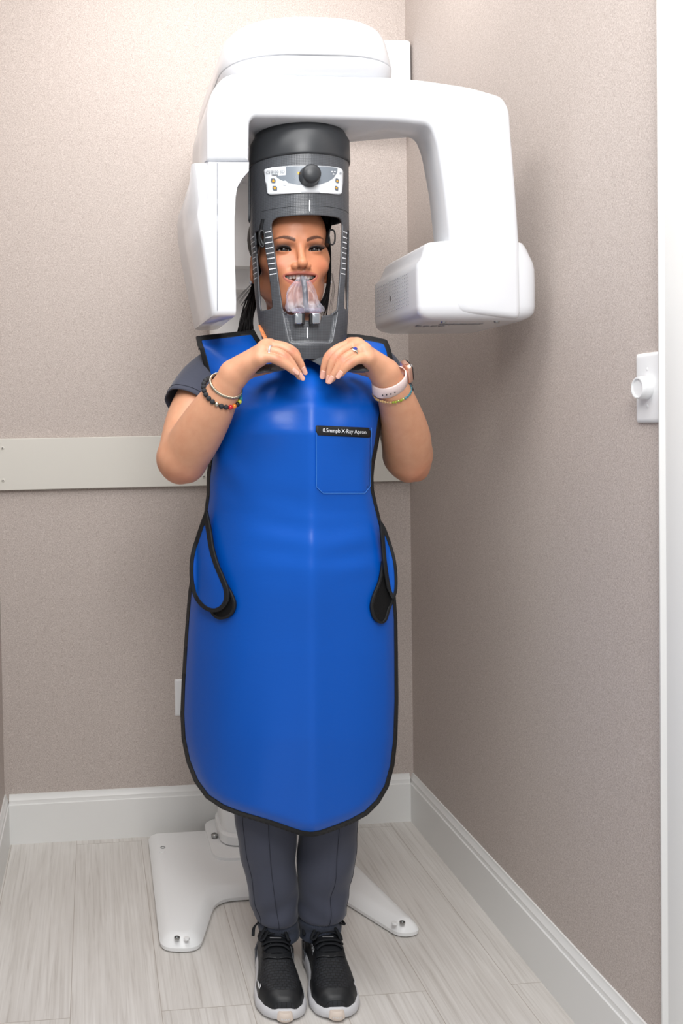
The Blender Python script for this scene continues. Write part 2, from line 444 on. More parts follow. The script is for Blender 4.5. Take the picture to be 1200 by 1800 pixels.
# ---- floor base plate
def base_pt(px, py): 
    q = fl(px, py); e, d, _ = to_room(q); return (e, d)
foot = [(-0.7655, -0.036), (-0.772, -0.590), (-0.686, -0.602), (-0.622, -0.392), (-0.34, -0.392), (-0.237, -0.602), (-0.180, -0.595), (-0.29, -0.036)]
# foot outline on the floor: corner radii
fr = [0.012, 0.035, 0.035, 0.05, 0.05, 0.035, 0.03, 0.012]
def inset_poly(pts, k):
    n = len(pts); out = []
    A = 0.5*sum(pts[i][0]*pts[(i+1) % n][1]-pts[(i+1) % n][0]*pts[i][1] for i in range(n))
    sg = 1 if A > 0 else -1
    for i in range(n):
        a, b, c = [np.array(pts[j % n], float) for j in (i-1, i, i+1)]
        n1 = np.array([-(b-a)[1], (b-a)[0]])*sg; n1 /= np.linalg.norm(n1)
        n2 = np.array([-(c-b)[1], (c-b)[0]])*sg; n2 /= np.linalg.norm(n2)
        bis = n1+n2; bis /= (bis @ bis)/2
        out.append(b+bis*k)
    return out
rings = []
for z, k in ((0.002, 0.006), (0.004, 0.001), (0.012, 0.0), (0.022, 0.006), (0.031, 0.017), (0.034, 0.024), (0.035, 0.03)):
    rings.append([RM(q[0], q[1], z) for q in round_poly(inset_poly(foot, k), [max(0.008, r-k*0.5) for r in fr], 6)])
mk('base_plate', *loft(rings), M_base, MX, smooth=35)
for px, py in ((286, 1490), (311, 1648), (707, 1621)):
    q = fl(px, py, 0.035)
    b_ = mk('levelling_screw', *disc(q, Z_, 0.006, 0, 16, [(0.0065, -0.002), (0.0065, 0.001), (0.0045, 0.0012), (0.004, -0.001), (0.0005, -0.001)]), M_silver, MX)
for px, py in ((284, 1497), (328, 1649), (693, 1622)):
    q = fl(px, py, 0.035)
    mk('cap_plug', *disc(q, Z_, 0.006, 0, 16, [(0.0065, -0.002), (0.006, 0.0012), (0.0005, 0.0018)]), M_base, MX)
# ---- column with foot collar
ce, cd = -0.476, -0.120
def rr(e0, e1, d0, d1, z, r, seg=6):
    return [RM(q[0], q[1], z) for q in round_poly([(e0, d0), (e1, d0), (e1, d1), (e0, d1)], r, seg)]
v1 = loft([rr(-0.608, -0.344, -0.25, -0.006, z, 0.05) for z in (0.030, 0.042)] + [rr(-0.600, -0.352, -0.24, -0.008, 0.046, 0.05)])
mk('column_foot', *v1, M_base, MX, smooth=35)
v2 = loft([rr(-0.580, -0.372, -0.20, -0.012, z, 0.055) for z in (0.05, 0.052, 0.072)] + [rr(-0.577, -0.375, -0.195, -0.012, 0.076, 0.055)])
mk('column_collar', *v2, M_base, MX, smooth=35)
mk('column', *loft([rr(-0.573, -0.379, -0.185, -0.015, z, 0.05) for z in (0.07, 1.95)]), M_base, MX, smooth=35)
q = fl(377, 1468, 0.053)
mk('foot_bolt', *disc(q, Z_, 0.01, 0, 18, [(0.0095, -0.004), (0.0095, 0.002), (0.006, 0.005), (0.0035, 0.0055), (0.003, 0.003), (0.0005, 0.003)]), M_silver, MX)
# carriage sliding on the column, behind the head
zc = PL(428, 513, -0.2)[2]
mk('column_carriage', *loft([rr(-0.600, -0.352, -0.245, -0.03, z, 0.04) for z in (zc, zc+0.003, 1.90)]), M_base, MX, smooth=35)
mk('carriage_cover', *loft([rr(-0.578, -0.374, -0.30, -0.20, z, 0.03) for z in (zc+0.05, zc+0.22, zc+0.30)]), M_base, MX, smooth=35)
# wall bracket high on the wall, right end visible
q1 = PL(718, 135, -0.03); e1, _, _ = to_room(q1); q2 = PL(700, 75, -0.03); zt = q2[2]
pts = round_poly([(e1-0.34, 2.0), (e1, 2.0), (e1, zt), (e1-0.34, zt)], 0.012, 6)
mk('wall_bracket', *loft([[RM(a, dd, b) for a, b in pts] for dd in (-0.05, -0.045, 0.012)]), M_white, MX, smooth=35, bevel=0.004)

# ---- top head housing reaching back to the column
ax_d = -0.752        # depth of the cylinder axis in the room frame
def ep(px, py, dd): return to_room(PL(px, py, dd))
hf = ax_d-0.115
eLh = ep(392, 118, hf+0.05)[0]; eRh = ep(700, 118, hf+0.06)[0]
zl = ep(504, 95, hf)[2]; zb = ep(504, 131, hf)[2]; ztop = ep(560, 28, hf+0.04)[2]
rings = []
def head_ring(z, k, rf=0.13):
    return [RM(q[0], q[1], z) for q in round_poly([(eLh+k, hf+k), (eRh-k, hf+k), (eRh-k*0.9-0.0, -0.32), (eLh+k*0.9, -0.32)], [rf, rf, 0.06, 0.06], 12)]
for z, k in ((zb-0.006, 0.05), (zb+0.0, 0.022), (zb+0.010, 0.009), (zl-0.010, 0.002), (zl-0.002, 0.001)):
    rings.append(head_ring(z, k))
mk('head_underside', *loft(rings), M_white, MX, smooth=50)
rings = []
H = ztop-zl
for t, k in ((0, 0.0), (0.02, -0.001), (0.3, 0.003), (0.6, 0.008), (0.78, 0.014), (0.89, 0.023), (0.96, 0.038), (1.0, 0.065)):
    rings.append(head_ring(zl+H*t, k, 0.14))
mk('head_cover', *loft(rings), M_white, MX, smooth=60)
# neck between the head housing and the carriage
mk('support_neck', *loft([rr(-0.60, -0.352, -0.50, -0.15, z, 0.05) for z in (zb-0.06, zl-0.005)]), M_white, MX, smooth=35)

# ---- rotating C-arm
af = ax_d-0.112      # front plane of the arm
front = [((438,283),0), ((364,283),3), ((364,192),10), ((372,158),14), ((397,128),18), ((440,127),6), ((560,131),6), ((685,134),6), ((743,139),6), ((825,151),10), ((884,168),14), ((897,190),12),
         ((901,245),6), ((908,330),6), ((915,435),6), ((917,540),8), ((915,560),8), ((803,549),8), ((799,500),6), ((793,437),6), ((781,327),6), ((769,250),10), ((756,218),12), ((700,212),6), ((615,209),6), ((500,206),6), ((446,205),8), ((439,214),6)]
def fdepth(px, py):
    if px < 445: return 0.27
    if py < 200 and px < 700: return 0.24
    if px <= 620: return 0.20
    if px <= 700: return 0.20-0.11*(px-620)/80 if py > 195 else 0.24-0.10*(px-620)/80
    return 0.10 if py < 300 else 0.095
base = [to_room(PL(q[0], q[1], af)) for q, r in front]
dep = [fdepth(q[0], q[1]) for q, r in front]
def arm_ring(k, shift, rear):
    ins = inset_poly([(a[0], a[2]) for a in base], k)
    fil = []; n = len(ins)
    for i in range(n):
        a, b, c = [np.append(ins[j % n], dep[j % n]) for j in (i-1, i, i+1)]
        r = front[i][1]*0.0011*2.2
        u = a-b; v = c-b; lu = np.linalg.norm(u[:2]); lv = np.linalg.norm(v[:2]); kk = min(max(r, 0.002), lu*0.45, lv*0.45)
        s = b+u/lu*kk; e = b+v/lv*kk
        for t in np.linspace(0, 1, 5): fil.append((1-t)**2*s+2*t*(1-t)*b+t*t*e)
    return [RM(q[0], af+shift+(q[2] if rear else 0), q[1]) for q in fil]
rings = [arm_ring(0.012, 0, 0), arm_ring(0.0055, 0.0012, 0), arm_ring(0.0018, 0.0045, 0), arm_ring(0, 0.010, 0), arm_ring(0, -0.012, 1), arm_ring(0.004, -0.004, 1), arm_ring(0.011, 0, 1)]
av, afc = loft(rings, False, False)
from mathutils.geometry import tessellate_polygon
nr = len(rings[0])
for k in (0, len(rings)-1):
    lp_ = [Vector(((p-CORNER) @ E_, p[2], 0)) for p in rings[k]]
    for t in tessellate_polygon([lp_]): afc.append(tuple(k*nr+i for i in t))
mk('rotating_arm', av, afc, M_white, MX, smooth=50)
# lower shell of the left arm (sensor housing)
rows = [ # y, xr, xseam, xl(front ridge), silhouette at the rear plane, notch depth
 (284.5, 437.5, 382, 338, 337, 0.0), (300, 437, 382, 340, 326, 0.0), (314, 425, 382, 342, 317, 0), (329, 416.6, 382, 343.5, 311, 0), (348, 413.5, 382, 345, 309, 0), (374, 412.8, 382, 347, 310, 0), (384, 411.5, 382, 348, 311, 0),
 (422, 411.5, 382, 353, 316, 0), (480, 413, 382, 362, 326, 0), (530, 414.6, 382.5, 369, 335, 0), (546, 414.4, 382.5, 372, 338, 0)]
rings = []
rearD = 0.27
for (y, xr, xs, xl, sil, _) in rows:
    z = PL(xs, y, af)[2]
    er, es, el = ep(xr, y, af)[0], ep(xs, y, af)[0], ep(xl, y, af)[0]
    zr = z
    # silhouette: find rear e on the plane at the same height
    yy = y + 16
    eb = ep(sil, (y+ (y-787)*(-0.13)), af+rearD)[0]
    groove = 0.006 if y < 374 else 0.0
    eg = ep(363, y, af)[0]
    if y < 384: pts = [(er, af), (eg+0.004, af), (eg-0.003, af+0.012), (el+0.006, af+0.010), (el, af+0.018)]
    else:
        eg2 = el+0.012
        pts = [(er, af-0.001), (eg+0.004 if eg+0.004 > el+0.014 else el+0.014, af-0.001), (el+0.011, af-0.001), (el+0.004, af+0.002), (el, af+0.010)]
    pts += [(eb, af+rearD-0.03), (eb+0.012, af+rearD), (er-0.01, af+rearD), (er, af+rearD-0.02), (er, af+0.01)]
    # underside slopes: nothing below, keep flat
    rings.append([RM(a, b, z) for a, b in pts])
# rounded bottom
c_ = rings[-1]; cen = sum(c_)/len(c_)
rings.append([cen+(p-cen)*0.985-Z_*0.006 for p in c_]); rings.append([cen+(p-cen)*0.95-Z_*0.010 for p in c_])
# rounded shoulder at the rear left of the top
ls = mk('sensor_housing', *loft(rings), M_white, MX, smooth=50)
# seam line down the front
pth = [PL(382, y, af-0.0012) for y in (286, 330, 380, 450, 520, 546)]
mk('housing_seam', *tube(pth, 0.0007, 6), M_seam, ls)
mk('housing_seam', *tube([PL(437.5, 283.6, af-0.0005), PL(380, 283.4, af-0.0005), PL(364, 283.4, af+0.000), PL(360, 285, af+0.02)], 0.0009, 6), M_seam, ls)

# ---- lower right generator housing
gf = af+0.003
def grow(y, xl, xr, k=0.0, dd=0.30, rl=0.014, rrr=0.035):
    z = ep(840, y, gf)[2]; a = ep(xl, y, gf)[0]; b = ep(xr, y, gf)[0]
    return [RM(q[0], q[1], z) for q in round_poly([(a+k, gf+k), (b-k, gf+k), (b-k, gf+dd-k), (a+k, gf+dd-k)], [rl, rrr, 0.03, 0.03], 7)]
rings = [grow(423.5, 772, 920, 0.0, 0.24, 0.02), grow(426, 753, 928, 0.0, 0.26), grow(431, 748, 932, 0.0, 0.27), grow(436, 747, 935, 0, 0.28), grow(447, 744, 940, 0, 0.285), grow(455, 741, 944, 0, 0.29), grow(462, 735, 947, 0, 0.30), grow(472, 734, 949, 0, 0.30), grow(500, 734, 950, 0, 0.30),
         grow(537, 735, 950, 0, 0.30), grow(549, 736, 949.5, 0.001, 0.30), grow(556, 739, 948, 0.006, 0.30), grow(561, 743, 946, 0.016, 0.30), grow(562, 748, 943, 0.03, 0.30)]
gh = mk('generator_housing', *loft(rings), M_white, MX, smooth=50)
# perforated side grille: dots on the left face
eg = ep(734, 500, gf)[0]-0.0002
zs = [ep(735, y, gf)[2] for y in (476, 532)]
V, Fc = [], []
for i in range(21):
    for j in range(10):
        d = gf+0.055+i*0.0105; z = zs[1]+(zs[0]-zs[1])*j/9+0.004
        if z > zs[0]-(i*0.0): pass
        v, f = disc(RM(eg+0.0006, d, z), -E_, 0.0013, 0.0009, 6)
        V, Fc = merge((V, Fc), (v, f))
mk('vent_holes', V, Fc, mat('vent_hole_shade', (150, 150, 156), 0.6), gh, smooth=0)
mk('indicator_window', *disc(RM(eg+0.0008, gf+0.165, (zs[0]+zs[1])/2), -E_, 0.0055, 0.0013, 18), mat('grey_indicator', (120, 120, 124), 0.4), gh)
# engraved marks and screws below
zu = ep(840, 562, gf)[2]
V, Fc = [], []
for i in range(13):
    v, f = box(RM(ep(800, 560, gf)[0]+i*0.0068, gf+0.075+ (i % 2)*0.002, zu-0.0006), E_, D_, Z_, 0.0026, 0.008, 0.0006)
    V, Fc = merge((V, Fc), (v, f))
for i in range(4):
    v, f = box(RM(ep(770, 560, gf)[0]+i*0.016, gf+0.11, zu-0.0006), E_, D_, Z_, 0.005, 0.006, 0.0005)
    V, Fc = merge((V, Fc), (v, f))
mk('engraved_marks', V, Fc, mat('engraving_grey', (150, 150, 152), 0.6), gh, smooth=0)
for px in (790, 885):
    q = ep(px, 560, gf)
    mk('screw', *disc(RM(q[0], gf+0.032, zu+0.0005), -Z_, 0.006, 0, 14, [(0.006, 0), (0.005, 0.003), (0.002, 0.0035)]), M_silver, gh)
# front seam of the housing on its left cover
pth = [PL(x, y, gf+dd) for x, y, dd in ((733.5, 541, 0.006), (733, 500, 0.006), (734, 464, 0.006))]

# ---- head cylinder
cylrows = [ # py, centre px, radius px, centre depth
 (222, 526.3, 86.2), (300, 525.5, 85.6), (378, 525.6, 86.0), (407, 525.8, 86.2), (480, 528.5, 83.3), (544, 529.5, 81.5), (569, 530, 80), (600, 530.5, 77.5), (618, 531, 75), (640, 533, 70)]
_cz, _cc, _cr = [], [], []
for y, c, r in cylrows:
    Yc = 1.905 if y < 400 else 1.905-0.02*(y-400)/240
    p = P(c, y, Yc); _cz.append(p[2]); _cc.append(p[:2]); _cr.append(r/F_PX*Yc*0.997)
_cz = np.array(_cz); _cc = np.array(_cc); _cr = np.array(_cr)
o_ = np.argsort(_cz); _cz, _cc, _cr = _cz[o_], _cc[o_], _cr[o_]
AX0 = math.atan2(D_[0], -(-D_[1]))
def cyl_c(z): return np.stack([np.interp(z, _cz, _cc[:, 0]), np.interp(z, _cz, _cc[:, 1])], -1)
def cyl_r(z): return np.interp(z, _cz, _cr)
FWD = -D_
def cyl_pt(al, z, off=0.0):
    """al in degrees from the machine's front, positive to the right"""
    al = np.radians(np.asarray(al, float)); z = np.asarray(z, float)
    c = cyl_c(z); r = cyl_r(z)+off
    x = c[..., 0]+r*(np.cos(al)*FWD[0]+np.sin(al)*E_[0]); y = c[..., 1]+r*(np.cos(al)*FWD[1]+np.sin(al)*E_[1])
    return np.stack([x, y, z], -1)
def ray_cyl(px, py, off=0.0):
    r = ray(px, py); z = 1.5; t = 1.8
    for _ in range(12):
        c = cyl_c(z); R = cyl_r(z)+off
        a = r[0]**2+r[1]**2; b = -2*(r[0]*c[0]+r[1]*c[1]); cc = c[0]**2+c[1]**2-R*R
        di = max(b*b-4*a*cc, 0.0); t = (-b-math.sqrt(di))/(2*a); z = ORG[2]+r[2]*t
    return ORG+r*t
def al_z(px, py):
    p = ray_cyl(px, py); c = cyl_c(p[2]); v = p[:2]-c
    return math.degrees(math.atan2(v @ E_[:2], v @ FWD[:2])), p[2]
KA = 0.0016            # metres per degree, so that (alpha,z) is nearly isometric
def cut_poly(pxs): 
    return [(al_z(*q)[0]*KA, al_z(*q)[1]) for q in pxs]
z_wt = al_z(544, 378)[1]; z_wb = al_z(540, 548)[1]
aT = -al_z(475, 403)[0]; aM = -al_z(486.7, 479)[0]; aB = -al_z(496.5, 540)[0]
zM = al_z(486.7, 479)[1]
print('CYL angles', aT, aM, aB, [al_z(*q) for q in ((448.7,402),(460,397),(454,479),(472.7,481),(462.7,542),(479.3,543),(544,378),(540,590))])
main = [(-aT, z_wt), (aT, z_wt), (aM, zM), (aB, z_wb+0.004), (aB-6, z_wb-0.004), (14, z_wb-0.007), (14, z_wb-0.016), (-10, z_wb-0.016), (-10, z_wb-0.007), (-aB+4, z_wb-0.003), (-aB, z_wb+0.004), (-aM, zM)]
main = [(a*KA, z) for a, z in main]
main = round_poly(main, [0.02, 0.02, 0.05, 0.006, 0.006, 0.001, 0.002, 0.002, 0.001, 0.006, 0.006, 0.05], 6)
sl = [al_z(*q) for q in ((448.7, 402), (460, 397), (472.7, 481), (479.3, 543), (463, 542), (454, 479))]
zst, zsb = sl[0][1]-0.006, sl[3][1]
slot = [(-76, zst), (sl[1][0], zst+0.001), (sl[2][0], sl[2][1]), (sl[3][0], zsb), (-73.5, zsb), (-76, sl[5][1])]
slotL = round_poly([(a*KA, z) for a, z in slot], [0.004, 0.004, 0.05, 0.008, 0.008, 0.05], 6)
slotR = [(-a, z) for a, z in slotL][::-1]
z_top = al_z(526, 268)[1]; z_bot = al_z(540, 631)[1]
# lower recessed panel
pz0, pz1 = al_z(545, 603)[1], z_wb
aP = 0.5*(-al_z(508, 598)[0]+al_z(583, 598)[0])
print('panel', aP)
panel = [(-aB*KA, pz1), (aB*KA, pz1), (aP*KA, pz0), (-aP*KA, pz0)]
panel = round_poly(panel, [0.0, 0.0, 0.009, 0.009], 6)
side_lim = sorted([(al_z(526, y)[1], a) for y, a in ((300, 98), (407, 98), (480, 94), (544, 83), (569, 79), (600, 72), (612, 60), (624, 42), (633, 26))])
def cut_sdf(U, V):
    s = -np.minimum(np.minimum(sd_poly(U, V, main), sd_poly(U, V, slotL)), sd_poly(U, V, slotR))
    edge = 112*KA
    # the rear is open below the upper ring
    s = np.where(V < z_wt+0.012, np.maximum(s, np.abs(U)-98*KA), s)
    # the side edges draw in towards the chin
    lim = np.interp(V, [q[0] for q in side_lim], [q[1] for q in side_lim])
    s = np.maximum(s, (np.abs(U/KA)-lim)*KA*0.7)
    return np.maximum(np.maximum(s, z_bot-V), V-z_top-0.004)
def cyl_fn(U, V):
    a = U/KA
    off = np.zeros_like(U)
    d = sd_poly(U, V, panel)
    off = off - 0.0055*np.clip((-d)/0.003, 0, 1)
    return cyl_pt(a, V, off)
us = np.arange(-100, 100.1, 2.0)*KA; vs = np.arange(z_bot-0.008, z_top+0.008, 0.003)
o = mk('head_cylinder', *clip_surface(us, vs, cyl_fn, cut_sdf), M_carbon, MX, smooth=60, solid=0.0035, solid_off=-1)
hc = o
# rear half of the upper ring
us2 = np.arange(96, 264.1, 4.0)*KA
def upfn(U, V): return cyl_pt(U/KA, V)
mk('cylinder_rear_shell', *clip_surface(us2, np.arange(z_wt+0.014, z_top+0.006, 0.01), upfn, lambda U, V: np.full(U.shape, -1.0)), M_carbon, MX, smooth=60, solid=0.0035)
# smooth cap ring
za = al_z(526, 270)[1]; zb2 = al_z(526, 223)[1]; cc = cyl_c(za); R0 = cyl_r(za)
def ring_at(z, r, n=64): 
    c = cyl_c(z); return [np.array([c[0]+r*math.cos(t), c[1]+r*math.sin(t), z]) for t in np.linspace(0, 2*math.pi, n, endpoint=False)]
rings = [ring_at(za, R0-0.004), ring_at(za-0.0005, R0+0.0008), ring_at(za+0.001, R0+0.0026), ring_at(za+0.004, R0+0.003), ring_at(zb2-0.006, R0+0.001), ring_at(zb2-0.001, R0-0.002), ring_at(zb2+0.010, R0-0.008), ring_at(zb2+0.03, R0-0.012)]
mk('cylinder_cap', *loft(rings), M_capgrey, MX, smooth=50)
# raised brow above the control panel
V, Fc = clip_surface(np.linspace(-56, 56, 60)*KA, np.linspace(al_z(544, 345)[1], al_z(526, 276)[1], 26),
    lambda U, V: cyl_pt(U/KA, V, 0.0005+0.0045*np.clip((-sd_poly(U, V, brow_poly))/0.006, 0, 1)**0.6), lambda U, V: sd_poly(U, V, brow_poly)) if False else ([], [])
def on_cyl_px(off):
    def fn(U, V): return np.array([ray_cyl(a, b, off) for a, b in zip(np.atleast_1d(U), np.atleast_1d(V))])
    return fn
def patch(name, poly, off, m, parent, step=3, thick=0.0, sdfx=None):
    poly = np.array(poly, float); x0, y0 = poly.min(0)-1; x1, y1 = poly.max(0)+1
    us = np.linspace(x0, x1, max(3, int((x1-x0)/step)+1)); vs = np.linspace(y0, y1, max(3, int((y1-y0)/step)+1))
    f = (lambda U, V: sd_poly(U, V, poly)) if sdfx is None else (lambda U, V: np.maximum(sd_poly(U, V, poly), sdfx(U, V)))
    v, fc = clip_surface(us, vs, on_cyl_px(off), f)
    return mk(name, v, fc, m, parent, smooth=60, solid=thick, solid_off=-1)
pp = round_poly([(463, 298), (478, 294), (510, 291.5), (545, 291), (580, 292.5), (597, 295), (603.5, 299), (603, 320), (600.5, 342), (575, 339.5), (545, 338.5), (515, 339.5), (490, 341), (470, 342.5)], [2, 0, 0, 0, 0, 1, 3, 0, 4, 0, 0, 0, 0, 4], 5)
M_panel = mat('pale_grey_keypad', (222, 226, 230), 0.35)
cp = patch('control_panel', pp, 0.003, M_panel, MX, 4, 0.004)
M_pgrey = mat('slate_keypad_zone', (120, 128, 137), 0.35)
arc = [(484, 309.5), (502, 308.5), (502, 292.3), (515, 291.8), (545, 291.5), (580, 292.8), (594, 294.8)] + [(594-0.4*k-0.9*k, 294.8+0) for k in ()]
gp = [(483, 309), (502, 308), (502, 292.6), (520, 291.8), (545, 291.6), (575, 292.8), (593.5, 295), (592, 304), (586, 313), (577, 319), (565, 323.5), (550, 326), (535, 326), (518, 324), (503, 320.5), (492, 315.5)]
patch('keypad_zone', gp, 0.0034, M_pgrey, cp, 2.5)
M_btn = mat('button_slate', (104, 110, 118), 0.4); M_amber = mat('amber_arrow', (235, 168, 40), 0.4)
for bx, by, up, s in ((480, 317.5, 1, 4.2), (482.8, 331, -1, 4.2), (592.5, 317.5, 1, 3.4), (591.3, 331, -1, 3.4)):
    bt = patch('button', [(bx-s, by-4.2), (bx+s, by-4.2), (bx+s, by+4.2), (bx-s, by+4.2)], 0.0037, M_btn, cp, 3)
    tri = [(bx-s*0.72, by+2.6*up), (bx+s*0.72, by+2.6*up), (bx, by-3.2*up)]
    patch('arrow_mark', tri, 0.0040, M_amber, cp, 2)
def cyl_text(name, s, x, y, wpx, hpx, m, off=0.0047, slant=0, slope=0.0):
    v, f = text_on(s, x, y, wpx, hpx, lambda a, b: ray_cyl(a, b, off), slant, slope)
    return mk(name, v, f, m, cp, smooth=0)
M_ink = mat('printed_ink', (70, 74, 80), 0.5)
cyl_text('lettering', 'CS', 467, 305.5, 7, 5.2, M_ink, slant=0.2, slope=-0.03)
cyl_text('lettering', '8100 3D', 476, 305, 24, 5.4, mat('printed_light_ink', (104, 110, 118), 0.5), slope=-0.03)
patch('print_bar', [(476, 307.2), (489.5, 306.6), (489.5, 308), (476, 308.6)], 0.0040, M_ink, cp, 3)
for cx_, cy_, r in ((500.5, 322, 4.6), (518, 312, 2.3), (561.5, 310.5, 2.3)):
    c_out = [(cx_+r*math.cos(t), cy_+r*math.sin(t)) for t in np.linspace(0, 2*math.pi, 18, endpoint=False)]
    if r > 4: patch('round_key', c_out, 0.0038, M_panel, cp, 2)
    r2 = r*0.78 if r > 4 else r
    ring = [(cx_+r2*math.cos(t), cy_+r2*math.sin(t)) for t in np.linspace(0, 2*math.pi, 18, endpoint=False)]
    patch('key_outline', ring, 0.0042, mat('pale_outline', (168, 172, 178), 0.5), cp, 1.5, sdfx=lambda U, V, a=cx_, b=cy_, q=r2: (q-0.7)-np.hypot(U-a, V-b))
def arcband(cx_, cy_, r, a0, a1, wd):
    A = np.radians(np.linspace(a0, a1, 12)); return [(cx_+(r+wd)*math.cos(a), cy_+(r+wd)*math.sin(a)) for a in A]+[(cx_+(r-wd)*math.cos(a), cy_+(r-wd)*math.sin(a)) for a in A[::-1]]
patch('turn_arrow', arcband(543, 312, 18, 205, 262, 1.0), 0.0041, M_amber, cp, 2)
patch('turn_arrow', [(522.5, 301.5), (530, 303.5), (523, 307.5)], 0.0041, M_amber, cp, 2)
# radiation trefoil, data square
for k in range(3):
    a0 = 90+120*k
    patch('trefoil_mark', arcband(586, 303, 2.6, a0-28, a0+28, 1.5), 0.0041, M_mark, cp, 1.5)
patch('warning_triangle', [(598.5, 298.5), (600.8, 306), (596, 306)], 0.0041, mat('pale_outline', (168, 172, 178), 0.5), cp, 2, sdfx=lambda U, V: -0.0*U-1+0*V)
# knob
kp = ray_cyl(543, 311, 0.0); kn = kp[:2]-cyl_c(kp[2]); kn = np.array([kn[0], kn[1], 0]); kn /= np.linalg.norm(kn)
o = mk('knob', *disc(kp, kn, 0, 0, 36, [(0.0205, 0.002), (0.020, 0.006), (0.0185, 0.010), (0.0183, 0.024), (0.0168, 0.0285), (0.013, 0.031), (0.006, 0.0322), (0.0005, 0.0325)]), M_capgrey, cp, smooth=50)
# white centre ticks
for (x, y0, y1) in ((544, 350, 373), (540, 574, 596)):
    off = 0.0006 if y0 < 400 else -0.0049
    patch('centre_mark', [(x-1, y0), (x+1, y0), (x+1, y1), (x-1, y1)], off, M_mark, hc, 4)
# thin joint line across the ring
zj = al_z(544, 362)[1]
mk('joint_line', *tube([cyl_pt(a, zj, 0.0002) for a in np.linspace(-60, 70, 40)], 0.0003, 5), M_blackp, hc)
# pale edge line around the recess
rim = [cyl_pt(a, z, 0.0002) for a, z in [(q[0]/KA, q[1]) for q in (smooth_path([(-aB*KA, pz1), ((-aB*0.5-aP*0.5)*KA, (pz0+pz1)/2)], 6).tolist() + panel[::-1][0:0])]]
pl = round_poly([(-aB*KA, pz1), (-aP*KA, pz0), (aP*KA, pz0), (aB*KA, pz1)], [0, 0.009, 0.009, 0], 8)
dens = []
for a, b in zip(pl[:-1], pl[1:]):
    m_ = max(2, int(np.linalg.norm(np.array(b)-np.array(a))/0.004))
    for t in np.linspace(0, 1, m_, endpoint=False): dens.append(np.array(a)*(1-t)+np.array(b)*t)
dens.append(np.array(pl[-1]))
mk('recess_edge', *tube([cyl_pt(q[0]/KA, q[1], 0.0003) for q in dens], 0.0006, 6), mat('pale_plastic_edge', (150, 153, 158), 0.35), hc)
# scale marks on the four bars
z0s = al_z(466, 409)[1]; z1s = al_z(478, 482)[1]
def slot_edge(z): return np.interp(z, [zsb, sl[2][1], zst], [sl[3][0], sl[2][0], sl[1][0]])
def main_edge(z): return np.interp(z, [z_wb, zM, z_wt], [-aB, -aM, -aT])
for sg in (1, -1):
    for kind in ('inner', 'outer'):
        V, Fc = [], []
        for i in range(9):
            z = z0s+(z1s-z0s)*i/8
            a0, a1 = (slot_edge(z)+1.0, main_edge(z)-0.6) if kind == 'inner' else (-96, -77)
            al = np.linspace(a0, a1, 6)*sg
            v, f = loft([[cyl_pt(a, z-0.0009, 0.0004), cyl_pt(a, z+0.0009, 0.0004)] for a in al], False, False, closed=False)
            V, Fc = merge((V, Fc), (v, f))
        mk('scale_marks', V, Fc, M_mark, hc, smooth=0)
# temple clamps
def clamp(name, path, wd, th, m, normal):
    mk(name, *tube(path, wd, 10, flat=th/wd, upv=normal), m, MX, smooth=50)
# right: arm from the crown, oval pad and loop
cl = [P(x, y, Y) for x, y, Y in ((582, 372, 1.90), (580, 395, 1.895), (575, 415, 1.885), (573, 432, 1.88))]
tr = root  # noqa
mk('temple_clamp', *tube(smooth_path(cl, 14), np.linspace(0.005, 0.013, 14), 12, flat=0.4, upv=E_), M_blackp, MX, smooth=60)
lp = [P(x, y, 1.875) for x, y in ((579, 404), (586, 405), (588.5, 412), (588, 425), (584, 430), (579, 427), (578, 415))]
mk('clamp_loop', *tube(smooth_path(lp+[lp[0]], 30), 0.0016, 8), M_blackp, MX, smooth=60)
cl = [P(x, y, Y) for x, y, Y in ((462, 385, 1.845), (459, 402, 1.85), (457, 418, 1.855), (461, 432, 1.855))]
mk('temple_clamp', *tube(smooth_path(cl, 14), np.linspace(0.006, 0.009, 14), 12, flat=0.6, upv=E_), M_blackp, MX, smooth=60)
lp = [P(x, y, 1.838) for x, y in ((458, 405), (464, 408), (464, 425), (462, 434), (456, 428), (456, 412))]
mk('clamp_loop', *tube(smooth_path(lp+[lp[0]], 30), 0.0018, 8), M_blackp, MX, smooth=60)

# ---- bite block holder: two chrome blocks under a clear bar, stem to the mouth
M_chrome = mat('polished_metal', (205, 208, 212), 0.18, 1.0)
M_clear = mat('clear_acrylic', (225, 222, 240), 0.08, 0, 0.5, trans=0.85, ior=1.3)
for x0, x1, a in ((517.5, 531, 0.0), (547.5, 562, 0.0)):
    c0 = ray_cyl((x0+x1)/2, 560, 0.006)
    prf = round_poly([(-1, -1), (1, -1), (1, 1), (-1, 1)], 0.3, 5)
    w2 = (x1-x0)/2*1.09e-3
    rings = [[c0 + E_*(q[0]*(w2-k)) + Z_*(q[1]*(0.0105-k)) - D_*dd for q in prf] for dd, k in ((-0.012, 0), (0.002, 0), (0.004, 0.0008), (0.0045, 0.002))]
    mk('metal_jaw', *loft(rings), M_chrome, MX, smooth=50)
    mk('jaw_liner', *box(c0+E_*(w2+0.0018 if x0 < 540 else -w2-0.0018)+D_*0.002-Z_*0.001, E_, D_, Z_, 0.0022, 0.006, 0.0105), M_blackp, MX, bevel=0.001)
c0 = ray_cyl(539, 546, 0.004)
mk('clear_crossbar', *box(c0, E_, D_, Z_, 0.0275, 0.006, 0.0045), M_clear, MX, bevel=0.002)
c1 = P(533, 489, 1.822)
st = smooth_path([tuple(c0-Z_*0.002), tuple(P(537, 530, 1.812)), tuple(P(535.5, 505, 1.818)), tuple(P(532.5, 491, 1.823)), tuple(P(531, 487, 1.832))], 20)
